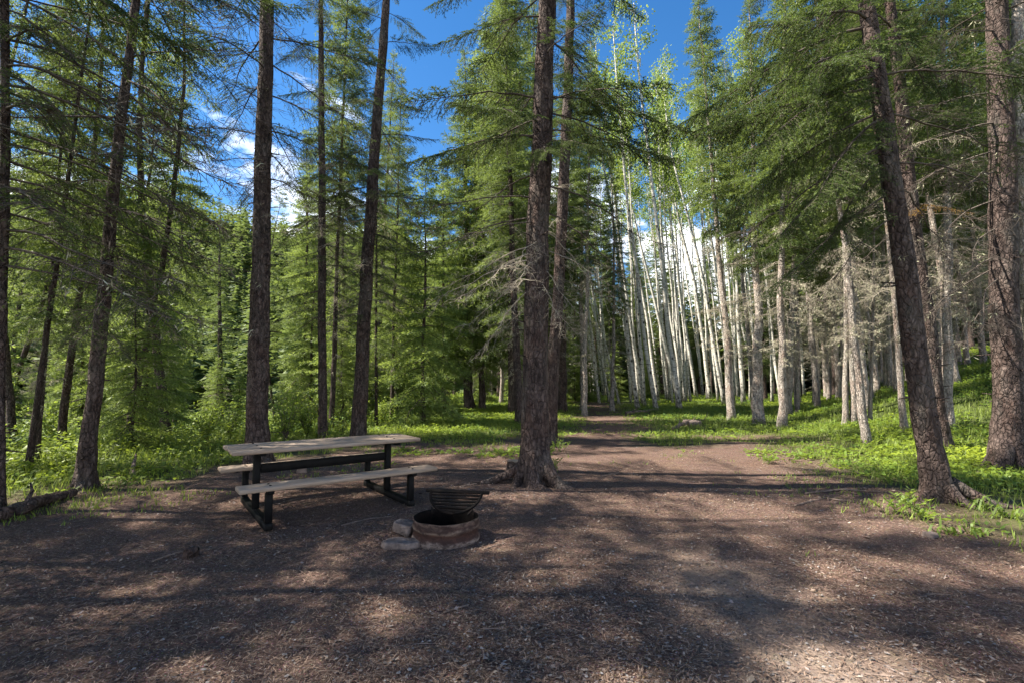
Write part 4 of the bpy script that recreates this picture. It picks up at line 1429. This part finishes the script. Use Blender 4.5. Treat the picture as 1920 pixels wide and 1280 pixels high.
# ------------------------------------------------------------------ far wooded hill
def far_forest():
    rs = np.random.RandomState(77)
    n = 3300
    a = np.concatenate([rs.uniform(-1.0, 0.22, 2400), rs.uniform(-0.05, 0.95, n - 2400)])
    d = np.concatenate([rs.uniform(75, 240, 2400), rs.uniform(72, 135, n - 2400)])
    x, y = d * np.sin(a), d * np.cos(a)
    z = gz(x, y)
    g = Geo()
    h = rs.uniform(9, 17, n) + np.where(np.arange(n) > 2400, 4, 0)
    # each tree: a tapering stack of ragged drooping fans
    m = 46
    t = np.tile(np.sqrt(rs.rand(1, m)), (n, 1)) * 0 + rs.rand(n, m) ** 0.75
    ang = rs.uniform(0, 2 * PI, (n, m))
    zz = z[:, None] + h[:, None] * (0.06 + 0.94 * (1 - t))
    rr = h[:, None] * 0.17 * t * rs.uniform(0.6, 1.1, (n, m)) + 0.25
    P = np.stack([np.broadcast_to(x[:, None], t.shape), np.broadcast_to(y[:, None], t.shape), zz], -1).reshape(-1, 3)
    D = unit(np.stack([np.cos(ang), np.sin(ang), rs.uniform(-0.5, 0.1, (n, m))], -1)).reshape(-1, 3)
    W = unit(np.stack([-np.sin(ang), np.cos(ang), rs.uniform(-.6, .6, (n, m))], -1)).reshape(-1, 3)
    blades(g, P, D, W, rr.ravel() * 1.1, rr.ravel() * 0.85, 0, None, 0.6)
    me = g.mesh('far_forest', [M['far']])
    tag(obj('far_forest', me), 'dark spruce forest covering the hill beyond the trees', 'forest', kind='stuff')


far_forest()


# ------------------------------------------------------------------ shrubs and plants
def shrub_mesh(seed, H, R, leaf, n, name='foliage'):
    rs = np.random.RandomState(seed)
    gs = Geo(); gl = Geo()
    tips = []
    for k in range(max(6, n // 40)):
        a = rs.uniform(0, 2 * PI); l = H * rs.uniform(0.6, 1.05)
        t = np.linspace(0, 1, 6)
        out = R * rs.uniform(0.3, 1.0)
        p = np.stack([np.cos(a) * out * t ** 1.3, np.sin(a) * out * t ** 1.3, l * t], -1) + rs.randn(6, 3) * 0.02 * t[:, None]
        add_tube(gs, p, np.linspace(0.007, 0.002, 6), 4, 0, False)
        m = 40
        tt = rs.uniform(0.2, 1.0, m)
        q = np.stack([np.interp(tt, t, p[:, i]) for i in range(3)], -1) + rs.randn(m, 3) * 0.07 * R
        tips.append(q)
    P = np.concatenate(tips)
    D = unit(rs.randn(len(P), 3) * np.array([1, 1, 0.6]))
    W = unit(np.cross(D, rs.randn(len(P), 3) * 0.6 + np.array([0, 0, 1])))
    sz = rs.uniform(0.7, 1.3, len(P)) * leaf
    tn = rs.uniform(0.75, 1.25, (len(P), 1)) * np.array([[1.1, 1.05, 0.8]])
    blades(gl, P, D, W, sz, sz * 0.55, 0, tn)
    return gs.mesh('stem', [M['twig_dark']]), gl.mesh('foliage', [M['herb']], tone=True)


SHR = [shrub_mesh(60 + k, 1.25, 0.7, 0.075, 700) for k in range(3)]


def shrub(p, s, label, group=None, k=0):
    r = thing('shrub', p, label, 'shrub', group)
    r.rotation_euler = (0, 0, random.uniform(0, 6)); r.scale = (s, s, s)
    obj('stem', SHR[k % 3][0], r); obj('foliage', SHR[k % 3][1], r)


shrub(at(535, 828), 1.15, 'yellow green leafy bush right of the straight trunk behind the table', None, 0)
shrub(at(575, 822), 1.0, 'light green bush just left of the slim straight spruce', None, 1)
shrub(at(640, 818), 0.7, 'low bush between the slim spruce and the double trunk', None, 2)
shrub(at(430, 826), 1.0, 'bright bush left of the straight trunk behind the table', None, 2)
shrub(at(385, 832), .9, 'leafy bush under the drooping spruce boughs on the left', None, 0)
shrub(at(845, 778), .9, 'rounded shaded bush on the rise left of the centre tree', None, 1)
shrub(at(800, 782), .9, 'leafy bush below the young gap spruce', None, 0)
for i in range(26):
    while True:
        u = random.uniform(-100, 860); d = random.uniform(10.5, 24)
        x, y = (u - 960) / F * d, d
        if cover(np.array([x]), np.array([y]))[0] > 1.0:
            break
    shrub(Vector((x, y, float(gz(x, y)))), random.uniform(0.55, 1.1), 'leafy green bush among the undergrowth on the left', 'bushes in the left undergrowth', i)


def leafy_plant(px, s, label, seed, blade=False):
    p = at(*px)
    rs = np.random.RandomState(seed)
    g = Geo()
    n = 26 if blade else 46
    if blade:
        a = rs.uniform(0, 2 * PI, n)
        le = rs.uniform(0.3, 1.3, n)
        base = rs.randn(n, 3) * np.array([0.10, 0.07, 0]) * s
        D = unit(np.stack([np.cos(a) * le, np.sin(a) * le, np.ones(n)], -1))
        W = unit(np.stack([-np.sin(a), np.cos(a), np.zeros(n)], -1))
        L = rs.uniform(0.10, 0.24, n) * s
        D2 = unit(D + np.array([0, 0, -0.8]))
        V = np.stack([base - W * 0.006, base + W * 0.006, base + D * L[:, None] * .6 + W * .011, base + D * L[:, None] * .6 - W * .011], 1).reshape(-1, 3)
        tn = rs.uniform(0.6, 1.2, (n, 1)) * np.array([[1, 1, 1]])
        g.add(V, np.arange(n * 4).reshape(n, 4), 0, tn)
        e = base + D * L[:, None] * .6
        V = np.stack([e - W * .011, e + W * .011, e + D2 * L[:, None] * .5], 1).reshape(-1, 3)
        g.add(V, np.arange(n * 3).reshape(n, 3), 0, tn)
    else:
        ns = 9
        for k in range(ns):
            a = rs.uniform(0, 2 * PI); le = rs.uniform(0.2, 0.9)
            d = unit(np.array([math.cos(a) * le, math.sin(a) * le, 1.0])); l = s * rs.uniform(0.18, 0.36)
            t = np.linspace(0, 1, 5)
            pts = d * (t * l)[:, None]; pts[:, 2] -= 0.25 * l * t ** 2
            pts += rs.randn(3) * np.array([.05, .05, 0]) * s
            add_tube(g, pts, np.linspace(.004, .002, 5), 3, 0, False)
            m = 9
            tt = np.linspace(0.3, 1, m)
            q = np.stack([np.interp(tt, t, pts[:, i]) for i in range(3)], -1)
            sd = np.array([-math.sin(a), math.cos(a), 0]) * np.where(np.arange(m) % 2, 1, -1)[:, None]
            D = unit(sd + d * 0.7 + rs.randn(m, 3) * 0.2)
            W = unit(np.cross(D, np.array([0, 0, 1.0]) + rs.randn(m, 3) * 0.3))
            L = rs.uniform(0.045, 0.085, m) * s ** 0.5
            blades(g, q, D, W, L, L * 0.5, 0, rs.uniform(0.75, 1.2, (m, 1)) * np.ones((1, 3)))
    me = g.mesh('plant', [M['herb']], tone=True)
    tag(obj('plant', me, None, p), label, 'plant')


leafy_plant((1042, 884), 1.0, 'small leafy plant at the right foot of the rooted centre tree', 1)
leafy_plant((1050, 845), 1.1, 'fresh green plant at the foot of the scarred companion spruce', 2)
leafy_plant((1030, 850), .8, 'little plant tucked left of the scarred companion spruce foot', 21)
leafy_plant((1700, 950), 1.0, 'leafy plant left of the knobbly roots', 3)
leafy_plant((1672, 962), .8, 'dark green plant at the edge of the dirt near the knobbly roots', 4)
leafy_plant((1735, 975), .7, 'small plant in front of the leaning trunk roots', 5)
leafy_plant((1890, 970), 1.0, 'broad bladed plant standing upright by the picture edge', 6, True)
leafy_plant((1850, 955), 1.1, 'spiky yellow green plant beyond the knobbly roots', 7, True)
leafy_plant((1775, 1000), .8, 'bladed plant growing in front of the knobbly roots', 8, True)
leafy_plant((1830, 1000), .7, 'tuft of pale blades right in front of the root tips', 9, True)
leafy_plant((1880, 905), 1.2, 'plant with yellow tips in front of the massive trunk', 10, True)
leafy_plant((1440, 868), .8, 'lone green tuft out on the sunlit dirt', 11)

# ------------------------------------------------------------------ picnic table
def R2(v):
    return (float(v[0]), float(v[1]))


def picnic_table():
    c = Vector((-2.26, 6.02, 0))
    c.z = float(gz(c.x, c.y))
    rz = math.atan2(0.965, 1.27)
    root = thing('picnic_table', c, 'weathered plank picnic table with black steel frame beside the fire ring', 'picnic table')
    root.rotation_euler = (0, 0, rz)
    TL, BL = 2.14, 2.13

    def plank(name, x0, x1, y0, y1, z0, z1, seed):
        g = Geo()
        rs = np.random.RandomState(seed)
        w = (y1 - y0)
        box(g, ((x0 + x1) / 2 + rs.uniform(-.006, .006), (y0 + y1) / 2, (z0 + z1) / 2), (x1 - x0, w, z1 - z0), 0, None, 0.006)
        return obj(name, g.mesh(name, [M['wood']]), root)
    # top: three boards with narrow gaps, benches: one wide board each
    tw = 0.74
    bw = (tw - 2 * 0.012) / 3
    for k in range(3):
        y0 = -tw / 2 + k * (bw + 0.012)
        plank('tabletop_board', -TL / 2, TL / 2, y0, y0 + bw, 0.712, 0.752, 5 + k)
    for s in (-1, 1):
        yc = s * 0.70
        plank('bench_seat', -BL / 2, BL / 2, yc - 0.13, yc + 0.13, 0.400, 0.442, 9 + s)

    def bolt(x, y, z):
        g = Geo()
        a = np.arange(8) / 8 * 2 * PI
        rings = [(0.013, -0.004), (0.013, 0.003), (0.009, 0.006), (0.001, 0.007)]
        V = np.concatenate([np.stack([np.cos(a) * r, np.sin(a) * r, np.full(8, h)], -1) for r, h in rings])
        i = np.arange(3)[:, None] * 8; j = np.arange(8)[None]; j2 = (j + 1) % 8
        g.add(V, np.stack([i + j, i + j2, i + 8 + j2, i + 8 + j], -1).reshape(-1, 4), 0)
        obj('bolt', g.mesh('bolt', [M['soot']], True), root, (x, y, z))
    for sx_ in (-0.775, 0.775):
        for k in (-1, 0, 1):
            bolt(sx_, k * (bw + 0.012) + 0.05, 0.752)
        for s in (-1, 1):
            for q in (-0.05, 0.05):
                bolt(sx_, s * 0.70 + q, 0.442)

    def steel(name, c_, s_, bev=0.006):
        g = Geo(); box(g, c_, s_, 0, None, bev)
        return obj(name, g.mesh(name, [M['black']]), root)
    for sx_ in (-0.775, 0.775):
        steel('ground_rail', (sx_, 0, 0.035), (0.075, 1.50, 0.07))
        steel('table_post', (sx_, 0.0, 0.375), (0.070, 0.075, 0.61))
        steel('top_bracket', (sx_, 0, 0.696), (0.06, 0.66, 0.032))
        for s in (-1, 1):
            steel('bench_post', (sx_, s * 0.70, 0.217), (0.066, 0.07, 0.294))
            steel('bench_bracket', (sx_, s * 0.70, 0.382), (0.06, 0.22, 0.036))
    steel('stretcher', (0, 0, 0.505), (1.48, 0.045, 0.10))
    return root


picnic_table()


# ------------------------------------------------------------------ fire ring
def fire_ring():
    c = Vector((-0.64, 4.83, 0)); c.z = float(gz(c.x, c.y))
    root = thing('fire_ring', c, 'rusty corrugated steel fire ring with its blackened half round grate tipped up', 'fire ring')
    R = 0.312
    H = 0.208
    prof = []
    for z, r in ((-0.03, R + .012), (0.0, R + .012), (0.035, R + .016), (0.06, R + .004), (0.085, R - .006), (0.11, R + .006), (0.14, R + .014), (0.165, R + .002), (0.180, R - .004), (0.198, R + .005), (H, R + .0)):
        prof.append((z, r))
    inner = [(H, R - .016), (0.17, R - .022), (0.10, R - .020), (0.0, R - .018)]
    pr = prof + inner
    n = 72
    a = np.arange(n) / n * 2 * PI
    V = []
    rs = np.random.RandomState(3)
    for z, r in pr:
        rr = r + 0.004 * vnoise(np.cos(a) * 4, np.sin(a) * 4 + z * 9)
        V.append(np.stack([np.cos(a) * rr, np.sin(a) * rr, np.full(n, z) + (0.008 * vnoise(np.cos(a) * 3 + 7, np.sin(a) * 3) if z > 0.2 else 0)], -1))
    V = np.concatenate(V)
    i = np.arange(len(pr) - 1)[:, None] * n; j = np.arange(n)[None]; j2 = (j + 1) % n
    q = np.stack([i + j, i + j2, i + n + j2, i + n + j], -1).reshape(-1, 4)
    k = len(prof) - 1
    g = Geo()
    g.add(V, q[:k * n], 0)
    g2 = Geo()
    me = Geo()
    me.add(V, q[:(k) * n], 0)
    me.add(V, q[k * n:], 1)
    obj('ring', me.mesh('ring', [M['rust'], M['soot']], True), root)
    # ash bed
    m = 22
    gr = Geo()
    rad = np.linspace(0, R - .021, 9)
    aa = np.arange(40) / 40 * 2 * PI
    V = np.stack([np.cos(aa)[None] * rad[:, None], np.sin(aa)[None] * rad[:, None],
                  0.04 + 0.05 * vnoise(np.cos(aa)[None] * rad[:, None] * 14, np.sin(aa)[None] * rad[:, None] * 14) + 0 * rad[:, None]], -1).reshape(-1, 3)
    i = np.arange(8)[:, None] * 40; j = np.arange(40)[None]; j2 = (j + 1) % 40
    gr.add(V, np.stack([i + j, i + j2, i + 40 + j2, i + 40 + j], -1).reshape(-1, 4), 0)
    obj('ash_bed', gr.mesh('ash_bed', [M['ash']], True), root)
    for k in range(5):
        gg = Geo()
        a0 = rs.uniform(0, 6); l = rs.uniform(.09, .16); cx, cy = rs.uniform(-.12, .12, 2)
        add_tube(gg, np.array([[cx - math.cos(a0) * l, cy - math.sin(a0) * l, .07], [cx, cy, .085], [cx + math.cos(a0) * l, cy + math.sin(a0) * l, .08]]), [.018, .022, .012], 7, 0, True, wob=.2, seed=k)
        obj('charred_stick', gg.mesh('charred_stick', [M['soot']], True), root)
    # tipped up half round grate: local frame: u along the bar, v down the disc
    gz_ = Geo()
    B = Vector((0.085, 0.12, 0.415)); u = Vector((1, -0.10, -0.02)).normalized()
    dn = (Vector((0.0, -0.34, -0.27))).normalized(); dn = (dn - u * dn.dot(u)).normalized()
    nrm = u.cross(dn)
    rg = 0.258
    th = np.linspace(0, PI, 25)
    arc = [B + u * (math.cos(t) * rg) + dn * (0.006 + math.sin(t) * rg * 0.98) for t in th]
    add_tube(gz_, np.array([list(p) for p in arc]), 0.014, 8, 0, True)
    for k in range(6):
        dd = 0.040 + k * 0.038
        hw = math.sqrt(max(rg * rg - (dd) ** 2, 0)) - 0.002
        p0 = B + dn * dd - u * hw; p1 = B + dn * dd + u * hw
        rot = Matrix((u, dn, nrm)).transposed()
        box(gz_, (p0 + p1) / 2, (hw * 2, 0.023, 0.016), 0, rot, 0.002)
    gr_o = obj('grill_grate', gz_.mesh('grill_grate', [M['soot']]), root)
    gb = Geo()
    rot = Matrix((u, dn, nrm)).transposed()
    box(gb, B + u * 0.01, (0.645, 0.036, 0.016), 0, rot, 0.003)
    obj('crossbar', gb.mesh('crossbar', [M['soot']]), gr_o)
    for s in (-1, 1):
        gp = Geo()
        add_tube(gp, np.array([list(B + u * (s * 0.20) + dn * 0.22 - nrm * 0.02), list(B + u * (s * 0.17) + dn * 0.30 - nrm * 0.05)]), 0.010, 6, 0, True)
        obj('hinge', gp.mesh('hinge', [M['soot']]), gr_o)
    return root


fire_ring()


def stone(c, size, rz, label, seed, tilt=0.0, name='flat_stone', mat='stone', group=None):
    rs = np.random.RandomState(seed)
    n = 22; g = Geo()
    a = np.arange(n) / n * 2 * PI
    base = 1 + 0.9 * vnoise(np.cos(a) * 1.3 + seed, np.sin(a) * 1.3) + 0.35 * vnoise(np.cos(a) * 3 + seed, np.sin(a) * 3)
    base = base + 0.10 * np.round(rs.randn(n), 1) * 0.5
    V = []
    prof = [(0.0, 0.0), (0.0, 0.78), (0.12, 0.97), (0.45, 1.0), (0.8, 0.96), (0.97, 0.92), (1.0, 0.80), (1.02, 0.35), (0.98, 0.0)]
    for z, r in prof:
        zz = z + (0.16 * vnoise(np.cos(a) * r * 2 + seed, np.sin(a) * r * 2 + 3) if z > 0.3 else 0)
        rr = r * base * (1 + 0.06 * vnoise(np.cos(a) * 3 + z * 5, np.sin(a) * 3 + seed))
        V.append(np.stack([np.cos(a) * rr * size[0] / 2, np.sin(a) * rr * size[1] / 2, (zz * np.ones(n)) * size[2]], -1))
    V = np.concatenate(V)
    i = np.arange(len(prof) - 1)[:, None] * n; j = np.arange(n)[None]; j2 = (j + 1) % n
    g.add(V, np.stack([i + j, i + j2, i + n + j2, i + n + j], -1).reshape(-1, 4), 0)
    o = obj(name, g.mesh(name, [M[mat]]))
    o.location = c; o.rotation_euler = (tilt, tilt * 0.5, rz)
    return tag(o, label, 'stone', group)


p = at(750, 1026); stone((p.x, p.y, p.z - .01), (.30, .20, .075), 0.25, 'flat grey stone lying against the fire ring, nearest the viewer', 3, 0.06)
p = at(762, 996); stone((p.x + .01, p.y - .02, p.z - .01), (.19, .24, .10), 0.9, 'upright lump of stone wedged between fire ring and flat stone', 8, 0.15)
p = at(1298, 797); stone((p.x, p.y, p.z - .04), (.55, .4, .22), 0.3, 'pale rounded stone lump in the grass in front of the aspens', 12, 0.1, 'boulder')
p = at(1745, 1005); stone((p.x, p.y, p.z - .02), (.12, .10, .06), 0.3, 'small pinkish stone in the dirt below the knobbly roots', 14, 0.1, 'small_stone')


# ------------------------------------------------------------------ log, stumps, fallen sticks, surface roots
def log(pts, rad, label, name='fallen_log', mats=('bark', 'cut'), cat='log', sides=14, seed=0, sub=10, stubs=0):
    P = np.array([list(q) for q in pts]); m = len(P)
    t = np.linspace(0, 1, sub); tk = np.linspace(0, 1, m)
    path = np.stack([np.interp(t, tk, P[:, i]) for i in range(3)], -1)
    rs = np.random.RandomState(seed + 5)
    path[1:-1] += rs.randn(sub - 2, 3) * np.mean(rad) * 0.22
    c = path[0].copy()
    g = Geo()
    r = np.interp(t, np.linspace(0, 1, len(rad)), rad)
    add_tube(g, path - c, r, sides, 0, True, wob=0.22, seed=seed)
    for k in range(stubs):
        q = rs.randint(1, sub - 1)
        d = unit(rs.randn(3) + np.array([0, 0, .6]))
        l = np.mean(rad) * rs.uniform(2, 8)
        pp = path[q] - c + d * (np.linspace(0, 1, 4) * l)[:, None] + rs.randn(4, 3) * l * .06
        add_tube(g, pp, np.linspace(r[q] * .45, r[q] * .15, 4), 5, 0, True)
    o = obj(name, g.mesh(name, [M[x] for x in mats], True))
    o.location = c
    return tag(o, label, cat)


def gp_(u, v, dz=0.0):
    p = at(u, v); p.z += dz
    return p


log([gp_(-160, 1000, .05), gp_(0, 976, .07), gp_(75, 950, .07), gp_(138, 930, .06)], [.085, .08, .07, .05], 'long dark fallen log on the dirt edge below the left trunks', seed=1, sub=16, stubs=3)
log([gp_(1175, 776, .05), gp_(1235, 770, .06)], [.09, .06], 'short dark rotten log beside the footpath', seed=2, mats=('rot', 'rot'), stubs=3)
log([gp_(1262, 806, .06), gp_(1290, 798, .14), gp_(1322, 791, .08)], [.05, .07, .04], 'broken grey root snag in the grass in front of the aspens', name='root_snag', seed=3, mats=('rot', 'rot'), cat='snag', stubs=5)
STK = [([(285, 1052), (330, 1036), (372, 1030)], .008, 'thin pale stick lying on the dirt in front of the table'),
       ([(84, 1218), (118, 1204), (146, 1192)], .007, 'pale forked twig on the dirt in the lower left'),
       ([(1510, 925), (1580, 918), (1650, 922)], .014, 'dark exposed root strip on the dirt left of the leaning trunk'),
       ([(1490, 948), (1545, 934), (1612, 942)], .013, 'grey curved stick on the dirt left of the leaning trunk'),
       ([(1590, 1262), (1670, 1268), (1740, 1272)], .006, 'thin straight stick at the bottom edge on the sandy track'),
       ([(862, 912), (885, 908), (905, 905)], .011, 'short grey stick between fire grate and rooted tree'),
       ([(832, 1148), (856, 1140), (880, 1132)], .006, 'short stick on the dirt in front of the fire ring'),
       ([(1125, 893), (1160, 886), (1195, 889)], .011, 'low curved stick on the sunlit dirt right of the rooted tree'),
       ([(1720, 1120), (1750, 1112), (1790, 1116)], .006, 'short twig on the shaded dirt in the lower right'),
       ([(905, 1030), (930, 1022), (950, 1018)], .007, 'charred stick lying right of the fire ring'),
       ([(640, 985), (690, 972), (735, 968)], .008, 'long thin stick on the dirt between table and fire ring')]
for i, (pp, r, lab) in enumerate(STK):
    log([gp_(*q, r * 0.8) for q in pp], [r, r, r * .5], lab, name='fallen_stick', mats=('rot', 'rot'), cat='stick', sides=7, seed=20 + i, sub=9, stubs=2 if i % 2 else 1)


def stump(px, r, h, label, seed, dark=False):
    p = at(*px)
    n = 22
    a = np.arange(n) / n * 2 * PI
    g = Geo()
    V = []
    zs = [-.1, 0, .05, h * .5, h]
    for z in zs:
        rr = r * (1 + 0.5 * math.exp(-max(z, 0) / .06) * (0.5 + 0.5 * np.cos(a * 4 + seed)) + 0.15 * vnoise(np.cos(a) * 2 + seed, np.sin(a) * 2 + z * 5))
        V.append(np.stack([np.cos(a) * rr, np.sin(a) * rr, z + (h * .12 * vnoise(np.cos(a) * 2, np.sin(a) * 2 + seed) if z == h else 0 * a)], -1))
    k = len(zs)
    V.append(np.stack([np.cos(a) * r * .5, np.sin(a) * r * .5, h * (0.97 if not dark else .7) + 0 * a], -1))
    V.append(np.stack([np.cos(a) * r * .02, np.sin(a) * r * .02, h * (0.98 if not dark else .6) + 0 * a], -1))
    V = np.concatenate(V)
    i = np.arange(k + 1)[:, None] * n; j = np.arange(n)[None]; j2 = (j + 1) % n
    q = np.stack([i + j, i + j2, i + n + j2, i + n + j], -1)
    g.add(V, q[:k - 1].reshape(-1, 4), 0)
    root = thing('tree_stump', p, label, 'stump')
    obj('bark', g.mesh('bark', [M['rot' if dark else 'bark']], True), root)
    g2 = Geo()
    g2.add(V, q[k - 1:].reshape(-1, 4), 0)
    obj('cut_face', g2.mesh('cut_face', [M['rot' if dark else 'cut']], True), root)


stump((966, 884), .13, .19, 'old sawn stump tucked against the left side of the rooted centre tree', 1)
stump((566, 884), .07, .15, 'small dark stump seen under the picnic table top', 2, True)
log([gp_(246, 898, 0), gp_(250, 884, .10), gp_(253, 873, .22)], [.04, .035, .012], 'dark pointed broken stub standing in the grass left of the table', name='broken_stub', cat='stub', mats=('rot', 'rot'), seed=41, sub=6)
log([gp_(352, 1046, .03), gp_(372, 1038, .03)], [.05, .035], 'dark clump of bark on the dirt beside the pale stick', name='bark_piece', cat='bark', mats=('bark', 'bark'), seed=42, sub=5)

# ------------------------------------------------------------------ daylight
W = bpy.data.worlds.new('World')
S.world = W
W.use_nodes = True
nt = W.node_tree
nt.nodes.clear()
b = NB(nt)
sky = b.n('TexSky', sky_type='NISHITA')
sky.sun_disc = False
sky.sun_elevation = SUN_EL
sky.sun_rotation = math.atan2(SUN_AZ[0], SUN_AZ[1])
sky.altitude = 1200
sky.air_density = 1.0
sky.dust_density = 0.3
sky.ozone_density = 2.0
hs = b.n('HueSaturation')
hs.inputs['Saturation'].default_value = 1.30
hs.inputs['Value'].default_value = 0.92
b.l(sky.outputs[0], hs.inputs['Color'])
tc = b.n('TexCoord').outputs['Generated']
cl = b.noise(b.mapping(tc, (2.2, 2.2, 5.0), loc=(0.4, 1.3, 0.2)), 1.6, 7, 0.58, 0.3)
sz = b.n('SeparateXYZ'); b.l(tc, sz.inputs[0])
low = b.n('MapRange'); low.inputs['From Min'].default_value = 0.05; low.inputs['From Max'].default_value = 0.55
low.inputs['To Min'].default_value = 0.27; low.inputs['To Max'].default_value = -0.10
b.l(sz.outputs['Z'], low.inputs['Value'])
cm = b.ramp(b.math('ADD', cl, low.outputs[0]), [(0.55, (0, 0, 0)), (0.68, (1, 1, 1))])
col = b.mix(cm, hs.outputs[0], (11.5, 11.7, 12))
bg = b.n('Background')
bg.inputs['Strength'].default_value = 0.072
b.l(col, bg.inputs['Color'])
wo = b.n('OutputWorld')
b.l(bg.outputs[0], wo.inputs[0])

sd = bpy.data.lights.new('sun', 'SUN')
sd.energy = 5.0
sd.angle = math.radians(0.5)
sd.color = (1.0, 0.93, 0.82)
so = bpy.data.objects.new('sun', sd)
COL.objects.link(so)
v = Vector((SUN_AZ[0], SUN_AZ[1], 0)).normalized() * math.cos(SUN_EL)
v.z = math.sin(SUN_EL)
so.rotation_euler = v.to_track_quat('Z', 'Y').to_euler()
so.location = v * 60

S.view_settings.view_transform = 'Standard'
S.view_settings.look = 'None'
S.view_settings.exposure = 1.9
S.view_settings.gamma = 1.0
S.cycles.use_denoising = True
S.cycles.denoising_prefilter = 'NONE'
S.cycles.max_bounces = 4
S.cycles.diffuse_bounces = 3
S.cycles.debug_use_spatial_splits = True
S.cycles.glossy_bounces = 1
S.cycles.transmission_bounces = 4
S.cycles.caustics_reflective = False
S.cycles.caustics_refractive = False
S.render.threads_mode = 'AUTO'
